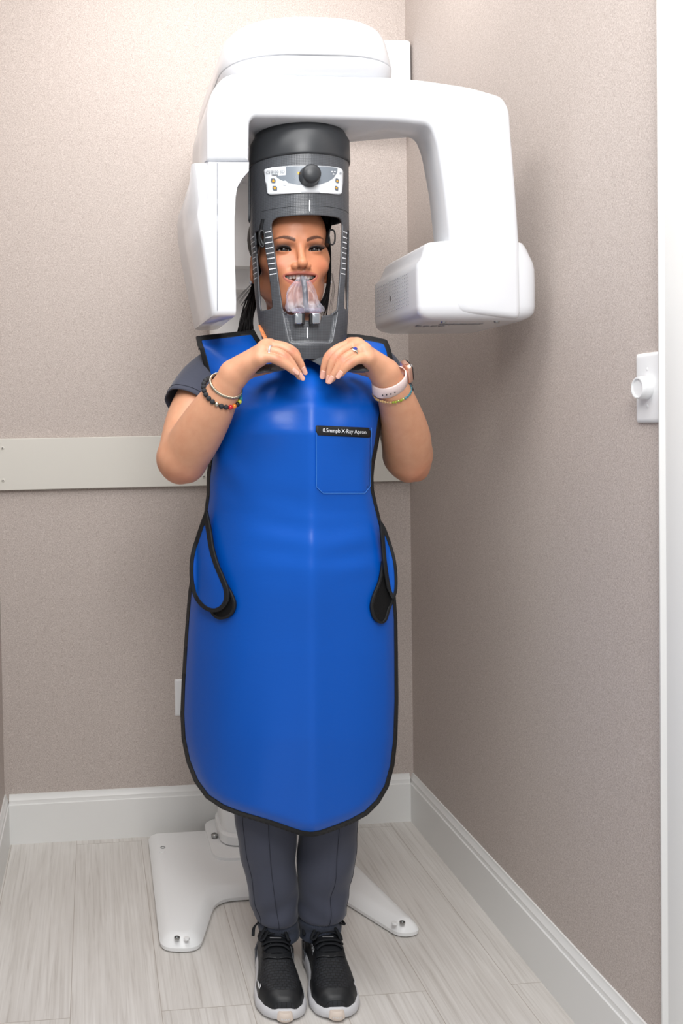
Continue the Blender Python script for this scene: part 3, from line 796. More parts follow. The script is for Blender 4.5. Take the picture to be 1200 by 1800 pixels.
mk('bite_stem', *tube(st, [0.0052]*17+[0.0056, 0.0052, 0.004], 12, flat=0.8, upv=D_), mat('graphite_stem', (70, 74, 80), 0.4), MX, smooth=60)

# ---- hand grips below the cylinder
def grip(pts, name='hand_grip'):
    pa = smooth_path([p for p in pts], 24); out = []
    path = pa[:, :3]; wd = pa[:, 3]; th = pa[:, 4]
    T = np.gradient(path, axis=0); T /= np.linalg.norm(T, axis=1)[:, None]
    for i in range(len(path)):
        up = np.array([0, 0, 1.0]) - T[i][2]*T[i]; up /= np.linalg.norm(up); s = np.cross(T[i], up)
        out.append([path[i]+s*wd[i]*math.cos(a)+up*th[i]*math.sin(a)+up*(-0.006*(math.cos(a)**2)) for a in np.linspace(0, 2*math.pi, 16, endpoint=False)])
    mk(name, *loft(out), M_carbon, MX, smooth=60)
def g(px, py, Y, w, t): return tuple(P(px, py, Y))+(w, t)
grip([g(528, 618, 1.86, 0.028, 0.006), g(512, 628, 1.82, 0.028, 0.006), g(492, 642, 1.775, 0.027, 0.007), g(470, 647, 1.750, 0.024, 0.0075), g(452, 650, 1.745, 0.013, 0.005), g(443, 651, 1.752, 0.003, 0.001)])
grip([g(545, 618, 1.86, 0.028, 0.006), g(570, 630, 1.82, 0.028, 0.006), g(600, 645, 1.780, 0.027, 0.007), g(632, 646, 1.755, 0.025, 0.0085), g(655, 646, 1.752, 0.015, 0.006), g(667, 649, 1.765, 0.003, 0.001)])

# ---- clear plastic sleeve over the bite block
rng = np.random.RandomState(3)
def sleeve():
    ctrl = [(487, 7, 1.822), (495, 13, 1.818), (508, 21, 1.813), (520, 25, 1.81), (532, 28, 1.806), (541, 31, 1.80), (548, 30, 1.797)]
    ca = smooth_path(ctrl, 26); rings = []
    for k, (y, hw, Y) in enumerate(ca):
        t = k/25
        c = P(531+6*t-1.5*math.sin(t*3), y, Y); ring = []
        for i in range(48):
            a = 2*math.pi*i/48
            ww = hw*1.09e-3; cr_ = 0.11*math.sin(7*a+2*t)+0.08*math.sin(11*a-5*t)+0.06*math.sin(4*a+9*t)+0.02*math.sin(17*a+8*t)
            left = 1.0+0.28*max(0, -math.cos(a))*math.exp(-((t-0.42)/0.25)**2)
            ring.append(c + E_*ww*left*math.cos(a)*(1+cr_*0.55) + FWD*(0.011+0.004*t)*math.sin(a)*(1+cr_*1.6))
        rings.append(ring)
    return loft(rings, False, False)
m = bpy.data.materials.new('crinkled_clear_film'); m.use_nodes = True; nt = m.node_tree
for nn in list(nt.nodes):
    if nn.type != 'OUTPUT_MATERIAL': nt.nodes.remove(nn)
out = [nn for nn in nt.nodes if nn.type == 'OUTPUT_MATERIAL'][0]
tr_ = nt.nodes.new('ShaderNodeBsdfTransparent'); tr_.inputs[0].default_value = (0.93, 0.92, 0.97, 1)
gl = nt.nodes.new('ShaderNodeBsdfGlossy'); gl.inputs['Roughness'].default_value = 0.22; gl.inputs[0].default_value = (1, 1, 1, 1)
df = nt.nodes.new('ShaderNodeBsdfDiffuse'); df.inputs[0].default_value = (0.85, 0.84, 0.95, 1)
lw = nt.nodes.new('ShaderNodeLayerWeight'); lw.inputs[0].default_value = 0.35
m1 = nt.nodes.new('ShaderNodeMixShader'); m2 = nt.nodes.new('ShaderNodeMixShader'); m3 = nt.nodes.new('ShaderNodeMath'); m3.operation = 'MULTIPLY_ADD'; m3.inputs[1].default_value = 0.48; m3.inputs[2].default_value = 0.03
nt.links.new(lw.outputs['Facing'], m3.inputs[0]); nt.links.new(m3.outputs[0], m2.inputs[0])
m1.inputs[0].default_value = 0.4
nt.links.new(df.outputs[0], m1.inputs[1]); nt.links.new(gl.outputs[0], m1.inputs[2])
nt.links.new(tr_.outputs[0], m2.inputs[1]); nt.links.new(m1.outputs[0], m2.inputs[2]); nt.links.new(m2.outputs[0], out.inputs['Surface'])
v, f = sleeve()
tag(mk('plastic_sleeve', v, f, m, smooth=60), 'crinkled clear plastic sleeve covering the bite block at the mouth', 'plastic sleeve')

# ================================================================== the person
PR = root('person', ((0.1808+0.2806)/2, 1.93, 0), 'person in long blue lead apron, grey scrubs and black sneakers, smiling and gripping handles', 'person')
HO = P(512, 437, 1.925); HO[2] = P(531, 438, 1.842)[2]      # head centre at eye height
HX, HF, HZ = E_, -D_, Z_
def hp(x, f, z): return HO+HX*x+HF*f+HZ*z
# ---- skin material reads a colour attribute (make-up, lips, brows)
def skin_material():
    m = bpy.data.materials.new('skin'); m.use_nodes = True; nt = m.node_tree; b = nt.nodes['Principled BSDF']
    at = nt.nodes.new('ShaderNodeAttribute'); at.attribute_name = 'tone'
    nz = nt.nodes.new('ShaderNodeTexNoise'); nz.inputs['Scale'].default_value = 55; nz.inputs['Detail'].default_value = 5
    tc = nt.nodes.new('ShaderNodeTexCoord'); nt.links.new(tc.outputs['Object'], nz.inputs['Vector'])
    cr = nt.nodes.new('ShaderNodeValToRGB'); cr.color_ramp.elements[0].position = 0.3; cr.color_ramp.elements[0].color = (0.93, 0.88, 0.86, 1); cr.color_ramp.elements[1].position = 0.7; cr.color_ramp.elements[1].color = (1.0, 1.0, 1.0, 1)
    nt.links.new(nz.outputs['Fac'], cr.inputs['Fac'])
    mx = nt.nodes.new('ShaderNodeMix'); mx.data_type = 'RGBA'; mx.blend_type = 'MULTIPLY'; mx.inputs[0].default_value = 1
    nt.links.new(at.outputs['Color'], mx.inputs[6]); nt.links.new(cr.outputs['Color'], mx.inputs[7]); nt.links.new(mx.outputs[2], b.inputs['Base Color'])
    b.inputs['Roughness'].default_value = 0.42; b.inputs['Specular IOR Level'].default_value = 0.4
    b.inputs['Subsurface Weight'].default_value = 0.12; b.inputs['Subsurface Radius'].default_value = (1.0, 0.4, 0.25); b.inputs['Subsurface Scale'].default_value = 0.004
    n2 = nt.nodes.new('ShaderNodeTexNoise'); n2.inputs['Scale'].default_value = 900; nt.links.new(tc.outputs['Object'], n2.inputs['Vector'])
    bp = nt.nodes.new('ShaderNodeBump'); bp.inputs['Strength'].default_value = 0.12; bp.inputs['Distance'].default_value = 0.0004
    nt.links.new(n2.outputs['Fac'], bp.inputs['Height']); nt.links.new(bp.outputs['Normal'], b.inputs['Normal'])
    return m
M_skin = skin_material()

# ---- signed-distance body on a rectilinear grid
def axis_grid(segs):
    out = [segs[0][0]]
    for a, b, h in segs:
        n = max(1, int(round((b-a)/h))); out += list(np.linspace(a, b, n+1)[1:])
    return np.array(out)
gx = axis_grid([(-0.16, -0.02, 0.003), (-0.02, 0.36, 0.0015), (0.36, 0.56, 0.003)])
gy = axis_grid([(1.66, 1.86, 0.0015), (1.86, 2.10, 0.003)])
gz = axis_grid([(0.02, 0.92, 0.010), (0.92, 1.20, 0.003), (1.20, 1.56, 0.0015), (1.56, 1.64, 0.003)])
SD = np.full((len(gx), len(gy), len(gz)), 0.05, dtype=np.float32)
def region(lo, hi, m):
    a = [max(0, np.searchsorted(g, l-m)-1) for g, l in zip((gx, gy, gz), lo)]
    b = [min(len(g), np.searchsorted(g, h+m)+1) for g, h in zip((gx, gy, gz), hi)]
    sl = tuple(slice(i, j) for i, j in zip(a, b))
    X = gx[sl[0]][:, None, None]; Y = gy[sl[1]][None, :, None]; Z = gz[sl[2]][None, None, :]
    return sl, X, Y, Z
def add_fn(lo, hi, fn, k=0.01, op='add'):
    sl, X, Y, Z = region(lo, hi, k+0.004)
    d = fn(X, Y, Z); cur = SD[sl]
    if op == 'add': SD[sl] = smin(cur, d, k)
    else: SD[sl] = -smin(-cur, d, k)
def cone(a, b, r1, r2, k=0.01, op='add'):
    a = np.asarray(a, float); b = np.asarray(b, float); R = max(r1, r2)
    ab = b-a; L2 = ab @ ab+1e-12
    def fn(X, Y, Z):
        t = np.clip(((X-a[0])*ab[0]+(Y-a[1])*ab[1]+(Z-a[2])*ab[2])/L2, 0, 1)
        return np.sqrt((X-a[0]-t*ab[0])**2+(Y-a[1]-t*ab[1])**2+(Z-a[2]-t*ab[2])**2)-(r1+(r2-r1)*t)
    add_fn(np.minimum(a, b)-R, np.maximum(a, b)+R, fn, k, op)
def chain(pts, k=0.006, dense=0):
    """limb through (point, radius) pairs; the swept pieces meet without bulging"""
    arr = [tuple(a)+(r,) for a, r in pts]
    if dense: arr = [tuple(x) for x in smooth_path(arr, dense)]
    arr = np.array(arr); R = arr[:, 3].max()
    def fn(X, Y, Z):
        best = None
        for a, b in zip(arr[:-1], arr[1:]):
            ab = b[:3]-a[:3]; L2 = ab @ ab+1e-12
            t = np.clip(((X-a[0])*ab[0]+(Y-a[1])*ab[1]+(Z-a[2])*ab[2])/L2, 0, 1)
            d = np.sqrt((X-a[0]-t*ab[0])**2+(Y-a[1]-t*ab[1])**2+(Z-a[2]-t*ab[2])**2)-(a[3]+(b[3]-a[3])*t)
            best = d if best is None else np.minimum(best, d)
        return best
    add_fn(arr[:, :3].min(0)-R, arr[:, :3].max(0)+R, fn, k)
def ell(c, r, ax=None, k=0.01, op='add'):
    c = np.asarray(c, float); ax = np.array([HX, HF, HZ]) if ax is None else np.array(ax); R = max(r)
    def fn(X, Y, Z):
        dx, dy, dz = X-c[0], Y-c[1], Z-c[2]
        q = [dx*a[0]+dy*a[1]+dz*a[2] for a in ax]
        k0 = np.sqrt(sum((qi/ri)**2 for qi, ri in zip(q, r))); k1 = np.sqrt(sum((qi/ri**2)**2 for qi, ri in zip(q, r)))
        return k0*(k0-1)/(k1+1e-9)
    add_fn(c-R, c+R, fn, k, op)
# legs and torso (under the clothes)
def fp2(px, py, Y): return P(px, py, Y)
for hip, kn, an in (((0.165, 1.95, 0.82), P(466, 1400, 1.965), P(488, 1625, 1.965)), ((0.31, 1.95, 0.82), P(580, 1400, 1.965), P(562, 1620, 1.965))):
    cone(hip, kn, 0.070, 0.045, 0.03); cone(kn, an, 0.043, 0.032, 0.02)
    cone(an, an+np.array([0, 0.01, -0.07]), 0.028, 0.022, 0.02); cone(an+np.array([0, 0.01, -0.075]), an+np.array([0, -0.115, -0.100]), 0.022, 0.014, 0.01)
ell((0.235, 1.955, 0.86), (0.150, 0.10, 0.12), k=0.04); ell((0.235, 1.95, 1.02), (0.13, 0.09, 0.14), k=0.05)
ell((0.232, 1.945, 1.17), (0.135, 0.095, 0.13), k=0.05)
cone(P(395, 648, 1.985), P(644, 650, 2.0), 0.042, 0.040, 0.03)
# neck
cone(hp(0.0, -0.02, -0.06), P(520, 625, 1.965), 0.050, 0.056, 0.02)
# ---- arms  (picture-left arm, then picture-right arm)
Sh, El, Wr = P(374, 645, 1.965), P(320, 803, 1.86), P(404, 669, 1.755)
chain([(P(382, 655, 1.985), 0.042), (P(362, 680, 1.955), 0.047), (P(336, 735, 1.915), 0.0495), (P(322, 795, 1.872), 0.050), (P(316, 806, 1.865), 0.047)], 0.02, 40)
chain([(P(324, 803, 1.86), 0.048), (P(347, 765, 1.825), 0.048), (P(372, 724, 1.79), 0.041), (P(392, 690, 1.768), 0.031), (Wr, 0.0265)], 0.012, 48)
cone(P(315, 828, 1.87), P(326, 822, 1.866), 0.020, 0.026, 0.02)
S2, E2, W2 = P(672, 645, 1.985), P(722, 800, 1.90), P(682, 668, 1.765)
chain([(P(660, 660, 2.0), 0.038), (P(678, 690, 1.985), 0.041), (P(697, 735, 1.955), 0.043), (P(716, 795, 1.915), 0.047)], 0.02, 36)
chain([(P(716, 800, 1.90), 0.049), (P(712, 765, 1.86), 0.0475), (P(702, 720, 1.81), 0.038), (P(690, 685, 1.778), 0.031), (W2, 0.027)], 0.012, 48)
cone(P(733, 828, 1.91), P(722, 824, 1.905), 0.020, 0.027, 0.02)
# ---- hands
HANDS = []
def slim(fs):
    out = []
    for f in fs:
        out.append([(p, r*k) for (p, r), k in zip(f, (0.98, 0.90, 0.99, 0.92, 1.0))])
    return out
def hand(wr, knuck, fingers, thumb, palmc):
    # metacarpals fan from the wrist to each knuckle
    for (kp_, kr) in knuck: cone(wr[0], kp_, wr[1], kr, 0.010)
    for i in range(3): cone(knuck[i][0], knuck[i+1][0], knuck[i][1]*0.95, knuck[i+1][1]*0.95, 0.008)
    for f in fingers: chain(f, 0.0020, 15)
    chain(thumb, 0.006)
def q(px, py, Y): return P(px, py, Y)
w1 = (q(412, 657, 1.752), 0.0235)
kn1 = [(q(457, 631, 1.712), 0.0125), (q(461, 619, 1.722), 0.0135), (q(468, 610, 1.738), 0.0135), (q(474, 608, 1.756), 0.0125)]
fg1 = [
 [(kn1[0][0], 0.0115), (q(475, 629, 1.702), 0.0098), (q(489, 634, 1.700), 0.0090), (q(505, 644, 1.702), 0.0080), (q(516, 653, 1.706), 0.0062)],
 [(kn1[1][0], 0.0120), (q(485, 619, 1.712), 0.0098), (q(503, 630, 1.709), 0.0095), (q(517, 648, 1.712), 0.0085), (q(527, 662, 1.717), 0.0065)],
 [(kn1[2][0], 0.0122), (q(493, 611, 1.730), 0.0102), (q(513, 622, 1.727), 0.0098), (q(526, 637, 1.729), 0.0085), (q(532, 650, 1.733), 0.0066)],
 [(kn1[3][0], 0.0118), (q(498, 609, 1.752), 0.0100), (q(517, 620, 1.752), 0.0092), (q(524, 633, 1.754), 0.0080), (q(528, 642, 1.757), 0.0066)]]
th1 = [(q(425, 659, 1.765), 0.016), (q(444, 654, 1.79), 0.0105), (q(462, 651, 1.805), 0.0092), (q(478, 648, 1.812), 0.0078)]
fg1 = slim(fg1); hand(w1, kn1, fg1, th1, None)
w2 = (q(675, 655, 1.760), 0.0235)
kn2 = [(q(646, 630, 1.722), 0.0125), (q(638, 616, 1.730), 0.0135), (q(627, 608, 1.745), 0.0135), (q(617, 606, 1.760), 0.0125)]
fg2 = [
 [(kn2[0][0], 0.0115), (q(628, 632, 1.710), 0.0100), (q(614, 640, 1.706), 0.0092), (q(606, 648, 1.706), 0.0082), (q(600, 656, 1.709), 0.0064)],
 [(kn2[1][0], 0.0122), (q(614, 625, 1.718), 0.0102), (q(601, 637, 1.714), 0.0098), (q(591, 653, 1.716), 0.0086), (q(583, 666, 1.720), 0.0066)],
 [(kn2[2][0], 0.0122), (q(603, 617, 1.734), 0.0104), (q(588, 632, 1.730), 0.0100), (q(581, 650, 1.732), 0.0086), (q(578, 665, 1.735), 0.0066)],
 [(kn2[3][0], 0.0120), (q(594, 613, 1.750), 0.0104), (q(578, 627, 1.747), 0.0098), (q(571, 643, 1.748), 0.0084), (q(568, 656, 1.751), 0.0066)]]
th2 = [(q(664, 658, 1.772), 0.016), (q(650, 654, 1.798), 0.0105), (q(634, 651, 1.81), 0.0092), (q(618, 648, 1.816), 0.0078)]
fg2 = slim(fg2); hand(w2, kn2, fg2, th2, None)

# ---- head
ell(hp(0, -0.018, 0.042), (0.074, 0.092, 0.078), k=0.01)
ell(hp(0, 0.022, -0.020), (0.064, 0.060, 0.078), k=0.03)
ell(hp(0, 0.045, -0.078), (0.036, 0.038, 0.030), k=0.035)
ell(hp(0, 0.062, -0.100), (0.017, 0.014, 0.013), k=0.018)
for s in (-1, 1):
    cone(hp(s*0.055, -0.02, -0.055), hp(s*0.024, 0.045, -0.097), 0.014, 0.014, 0.03)     # jaw line
    ell(hp(s*0.038, 0.059, -0.030), (0.023, 0.0175, 0.018), k=0.018)                        # smiling cheeks
    ell(hp(s*0.056, 0.028, -0.012), (0.012, 0.018, 0.014), k=0.02)                          # cheekbones
    cone(hp(s*0.012, 0.081, 0.015), hp(s*0.038, 0.070, 0.019), 0.0055, 0.005, 0.012)        # brow ridge
ell(hp(0, 0.052, 0.045), (0.050, 0.034, 0.036), k=0.03)                                     # forehead
for s in (-1, 1):
    ell(hp(s*0.030, 0.090, 0.001), (0.0165, 0.011, 0.010), k=0.012, op='sub')               # sockets
# eyeball mound with lids, then the lid slit
for s in (-1, 1):
    ell(hp(s*0.0305, 0.0665, 0.000), (0.0142, 0.0135, 0.0118), k=0.003)
# nose
cone(hp(0, 0.080, 0.010), hp(0, 0.096, -0.026), 0.0062, 0.0082, 0.008)
ell(hp(0, 0.0985, -0.0300), (0.0095, 0.0085, 0.0080), k=0.006)
for s in (-1, 1):
    ell(hp(s*0.0120, 0.0880, -0.0335), (0.0072, 0.0085, 0.0065), k=0.005)
    cone(hp(s*0.0060, 0.0935, -0.0400), hp(s*0.0072, 0.090, -0.0340), 0.0023, 0.0022, 0.002, 'sub')
    # smile folds
    cone(hp(s*0.0195, 0.0800, -0.036), hp(s*0.0385, 0.0640, -0.058), 0.0018, 0.0016, 0.008, 'sub')
# muzzle and lips
ell(hp(0, 0.062, -0.055), (0.033, 0.022, 0.022), k=0.02)
up = [hp(-0.0340, 0.0640, -0.0500), hp(-0.020, 0.0775, -0.0480), hp(-0.006, 0.0845, -0.0455), hp(0, 0.0845, -0.0470), hp(0.006, 0.0845, -0.0455), hp(0.020, 0.0775, -0.0480), hp(0.0340, 0.0640, -0.0500)]
lo_ = [hp(-0.0335, 0.0640, -0.0515), hp(-0.022, 0.0755, -0.0620), hp(-0.008, 0.0815, -0.0685), hp(0.008, 0.0815, -0.0685), hp(0.022, 0.0755, -0.0620), hp(0.0335, 0.0640, -0.0515)]
chain(list(zip(up, [0.0018, 0.0036, 0.0044, 0.0042, 0.0044, 0.0036, 0.0018])), 0.004)
chain(list(zip(lo_, [0.0018, 0.0040, 0.0052, 0.0052, 0.0040, 0.0018])), 0.004)
# mouth opening: crescent
def mouth(X, Y, Z):
    dx, dy, dz = X-HO[0], Y-HO[1], Z-HO[2]
    x = dx*HX[0]+dy*HX[1]; f = dx*HF[0]+dy*HF[1]; z = dz
    u = np.clip(1-(x/0.0315)**2, 0, 1)
    zt = -0.0505+0.0012*u; zb_ = -0.0520-0.0115*u**0.8
    d = np.maximum(np.maximum(z-zt, zb_-z), np.maximum(np.abs(x)-0.031, np.maximum(0.048-f+0*x, f-0.12)))
    return d+0*X
c_ = hp(0, 0.08, -0.055); add_fn(c_-np.array([0.04, 0.04, 0.02]), c_+np.array([0.04, 0.04, 0.02]), mouth, 0.0015, 'sub')
# eye slits
def slit(s):
    def fn(X, Y, Z):
        dx, dy, dz = X-HO[0], Y-HO[1], Z-HO[2]
        x = (dx*HX[0]+dy*HX[1])*s-0.0305; f = dx*HF[0]+dy*HF[1]; z = dz
        u = np.clip(1-(x/0.0125)**2, 0, 1)
        zt = 0.0004+0.0030*u+0.06*x; zb_ = -0.0006-0.0017*u+0.06*x
        return np.maximum(np.maximum(z-zt, zb_-z), np.maximum(np.abs(x)-0.0125, 0.060-f+0*x))
    return fn
for s in (-1, 1):
    c_ = hp(s*0.0305, 0.075, 0); add_fn(c_-0.02, c_+0.02, slit(s), 0.001, 'sub')
# ears
for s in (-1, 1):
    ax = [HX*s*0.35+HF*0.94, HX*s*0.94-HF*0.35, HZ]
    ell(hp(s*0.077, -0.022, -0.022), (0.017, 0.007, 0.029), ax=ax, k=0.008)
    ell(hp(s*0.084, -0.016, -0.018), (0.009, 0.0045, 0.017), ax=ax, k=0.004, op='sub')

# ---- surface nets
def surface_nets():
    S = SD; ins = S < 0
    nx, ny, nz = S.shape
    c = ins[:-1, :-1, :-1]
    cnt = np.zeros(c.shape, np.uint8)
    for i in (0, 1):
        for j in (0, 1):
            for k in (0, 1): cnt += ins[i:nx-1+i, j:ny-1+j, k:nz-1+k]
    act = (cnt > 0) & (cnt < 8)
    I, J, K = np.nonzero(act)
    idx = np.full(c.shape, -1, np.int32); idx[I, J, K] = np.arange(len(I))
    acc = np.zeros((len(I), 3)); num = np.zeros(len(I))
    g = (gx, gy, gz)
    cor = [(a, b, d) for a in (0, 1) for b in (0, 1) for d in (0, 1)]
    for a in cor:
        for ax in range(3):
            if a[ax] == 1: continue
            b = list(a); b[ax] = 1
            va = S[I+a[0], J+a[1], K+a[2]].astype(float); vb = S[I+b[0], J+b[1], K+b[2]].astype(float)
            m = (va < 0) != (vb < 0)
            t = np.where(m, va/(va-vb+1e-20), 0)
            pa = np.stack([gx[I+a[0]], gy[J+a[1]], gz[K+a[2]]], 1); pb = np.stack([gx[I+b[0]], gy[J+b[1]], gz[K+b[2]]], 1)
            acc += np.where(m[:, None], pa+(pb-pa)*t[:, None], 0); num += m
    V = acc/num[:, None]
    F = []
    # x edges
    for ax in range(3):
        sa = [slice(None)]*3; sb = [slice(None)]*3; sa[ax] = slice(0, -1); sb[ax] = slice(1, None)
        cr_ = ins[tuple(sa)] != ins[tuple(sb)]
        i, j, k = np.nonzero(cr_); o = [1, 2] if ax == 0 else ([0, 2] if ax == 1 else [0, 1])
        co = [i, j, k]
        ok = np.ones(len(i), bool)
        for a in o: ok &= (co[a] > 0) & (co[a] < S.shape[a]-1)
        co = [q_[ok] for q_ in co]
        flip = ins[co[0], co[1], co[2]]
        def cell(d1, d2):
            cc = [q_.copy() for q_ in co]; cc[o[0]] -= d1; cc[o[1]] -= d2; return idx[cc[0], cc[1], cc[2]]
        quad = np.stack([cell(1, 1), cell(0, 1), cell(0, 0), cell(1, 0)], 1)
        if ax == 1: quad = quad[:, ::-1]
        quad = np.where(flip[:, None], quad, quad[:, ::-1]); F.append(quad)
    return V, np.vstack(F)
BV, BF = surface_nets()
# keep the big component only is unnecessary: everything is joined. Light smoothing
def relax(V, F, it=2, lam=0.4):
    e = np.vstack([F[:, [0, 1]], F[:, [1, 2]], F[:, [2, 3]], F[:, [3, 0]]])
    for _ in range(it):
        s = np.zeros_like(V); n = np.zeros(len(V))
        np.add.at(s, e[:, 0], V[e[:, 1]]); np.add.at(s, e[:, 1], V[e[:, 0]]); np.add.at(n, e[:, 0], 1); np.add.at(n, e[:, 1], 1)
        V = V+lam*(s/n[:, None]-V)
    return V
BV = relax(BV, BF, 2, 0.45)
print('BODY', len(BV), len(BF))
# ---- skin tones per vertex
def tone(V):
    n = len(V); T = np.zeros((n, 4)); T[:, 3] = 1
    def C(r, g, b): return np.array([lin(r), lin(g), lin(b)])
    base = C(212, 158, 126); T[:, :3] = base
    d = V-HO; x = d @ HX; f = d @ HF; z = d[:, 2]
    face = (z > -0.15) & (np.abs(x) < 0.1) & (d[:, 1] > -0.12) & (V[:, 2] > 1.30)
    wf = np.clip((z+0.14)/0.03, 0, 1)*face
    def mixin(w, col): 
        T[:, :3] = T[:, :3]*(1-w[:, None])+np.array(col)[None]*w[:, None]
    mixin(wf, C(206, 140, 104))
    # warm knuckles and elbows
    for pts in (fg1, fg2):
        for fgr in pts:
            for jn in (2,):
                p = fgr[jn][0]; mixin(0.6*np.exp(-(np.linalg.norm(V-p-np.array([0, -0.006, 0.004]), axis=1)/0.008)**2), C(180, 104, 82))
            p = fgr[-1][0]; mixin(0.35*np.exp(-(np.linalg.norm(V-p, axis=1)/0.010)**2), C(226, 158, 136))
    for p in (P(318, 835, 1.85), P(730, 832, 1.89)): mixin(0.55*np.exp(-(np.linalg.norm(V-p, axis=1)/0.035)**2), C(196, 116, 88))
    # blush
    for s in (-1, 1): mixin(0.5*np.exp(-(((x-s*0.044)/0.018)**2+((z+0.030)/0.016)**2))*(f > 0.02)*face, C(205, 118, 88))
    for s in (-1, 1): mixin(0.7*np.exp(-(np.hypot((x-s*0.0066), (z+0.0395))/0.0026)**2)*(f > 0.08)*face, C(84, 42, 30))  # nostril hollows: their shade painted into the skin colour
    # lips
    u = np.clip(1-(x/0.036)**2, 0, 1)
    uz = -0.0480+0.0020*u; zt = -0.0495+0.0072*u**0.7-0.0014*np.exp(-(x/0.003)**2); zb_ = -0.0520-0.0225*u**0.75
    lip = np.clip((zt-z)/0.0010, 0, 1)*np.clip((z-zb_)/0.0010, 0, 1)*(np.abs(x) < 0.0355)*(f > 0.055)*face
    mixin(0.8*lip, C(176, 100, 90))
    inner = lip*((z < -0.0500) & (z > -0.0515-0.0115*u**0.8) & (f < 0.076)); mixin(np.clip(inner, 0, 1), C(70, 22, 22))
    # brows
    for s in (-1, 1):
        xx = x*s; t = (xx-0.0115)/0.038
        zc = 0.0165+0.0075*np.sin(np.clip(t, 0, 1.0)*2.2)-0.003*np.clip(t-0.6, 0, 1)
        hw = np.interp(t, [-0.05, 0.05, 0.5, 1.02], [0.0022, 0.0036, 0.0032, 0.0008])
        w = np.clip((hw-np.abs(z-zc))/0.0009+0.5, 0, 1)*np.clip((t+0.04)/0.06, 0, 1)*np.clip((1.03-t)/0.05, 0, 1)*(f > 0.03)*face
        mixin(0.88*w, C(62, 38, 30))
        # eyeshadow and liner
        e = np.exp(-(((xx-0.0320)/0.0155)**2+((z-0.0065)/0.0058)**2)**1.3)*(f > 0.04)*face
        mixin(0.80*np.clip(e*1.15, 0, 1), C(82, 64, 62))
        ux = np.clip(1-((xx-0.0305)/0.0140)**2, 0, 1)
        zt_ = 0.0004+0.0030*ux+0.06*(xx-0.0305); zb2_ = -0.0006-0.0017*ux+0.06*(xx-0.0305)
        li = np.exp(-(np.clip(np.maximum(z-zt_, 0), 0, 1)/0.0014)**2)*(z > zb2_)*(np.abs(xx-0.0315) < 0.0150)*(f > 0.04)*face
        mixin(0.97*li, C(16, 12, 12))
        l2 = np.exp(-(np.maximum(zb2_-z, 0)/0.0010)**2)*(z < zt_)*(np.abs(xx-0.0315) < 0.0135)*(f > 0.04)*face
        mixin(0.85*l2, C(30, 20, 20))
    return T
TN = tone(BV)
body = mk('body', BV, BF, M_skin, PR, smooth=180)
ca = body.data.color_attributes.new('tone', 'FLOAT_COLOR', 'POINT')
ca.data.foreach_set('color', TN.astype(np.float32).ravel())
for p in body.data.polygons: pass

# ---- eyes
M_eye = mat('eye_white', (190, 182, 180), 0.15, coat=0.5); M_iris = mat('dark_brown_iris', (20, 12, 9), 0.1, coat=1.0)
for s in (-1, 1):
    c = hp(s*0.0305, 0.0655, 0.0004)
    o = mk('eyeball', *ball(c, 0.0122, 24, 16, [HX, HF, HZ]), M_eye, PR, smooth=180)
    g = HF*0.985+HX*(-0.06); g = g/np.linalg.norm(g)
    mk('iris', *disc(c+g*0.0108, g, 0, 0, 24, [(0.0076, -0.0012), (0.0060, 0.0008), (0.0034, 0.0021), (0.0002, 0.0024)]), M_iris, o, smooth=60)
    # lashes: a fringe of short curved hairs along the upper lid
    V, Fc = [], []
    for i in range(26):
        t = i/25; xx = -0.0128+0.0272*t; u = max(0, 1-(xx/0.0140)**2)
        zz = 0.0004+0.0034*u+0.06*xx; ff = 0.0655+math.sqrt(max(0.0, 0.0137**2-xx*xx*0.8-zz*zz))-0.0005
        ff = max(ff, 0.0700)
        a0 = hp(s*(0.0305+xx), ff, zz)
        L = 0.0055+0.0045*t
        a1 = a0+HF*L*0.55+HZ*L*0.12+HX*s*(t-0.35)*L*0.5; a2 = a0+HF*L*0.8+HZ*L*0.62+HX*s*(t-0.3)*L*1.0
        v, f = tube([a0, a1, a2], [0.0009, 0.0008, 0.0003], 4); V, Fc = merge((V, Fc), (v, f))
    mk('eyelashes', V, Fc, M_blackp, PR, smooth=180)
# ---- teeth: upper row, each tooth rounded
M_teeth = mat('tooth_enamel', (244, 240, 230), 0.2, coat=0.4, sss=0.1)
for i in range(12):
    k = i-5.5; sg = 1 if k > 0 else -1; a = abs(k)
    xs_ = [0.0043, 0.0118, 0.0182, 0.0236, 0.0278, 0.0308][int(a)]*sg; wd = [0.0043, 0.0034, 0.0034, 0.0030, 0.0028, 0.0026][int(a)]
    f0 = 0.0775-0.0135*(abs(xs_)/0.031)**2; hz_ = [0.0058, 0.0050, 0.0052, 0.0046, 0.0042, 0.0038][int(a)]
    ang = -math.radians(34)*(xs_/0.031)
    ex = HX*math.cos(ang)+HF*math.sin(ang); ef = HF*math.cos(ang)-HX*math.sin(ang)
    ztop_ = -0.0470
    rings = []
    for t, kw in ((0, 0.86), (0.35, 1.0), (0.8, 0.98), (0.95, 0.85), (1.0, 0.6)):
        z_ = ztop_-2*hz_*t*0.93
        rings.append([hp(xs_, f0-0.003, z_)+ex*wd*kw*math.copysign(abs(math.cos(b))**0.6, math.cos(b))+ef*0.0034*kw*math.copysign(abs(math.sin(b))**0.7, math.sin(b)) for b in np.linspace(0, 2*math.pi, 14, endpoint=False)])
    mk('tooth', *loft(rings), M_teeth, PR, smooth=60)
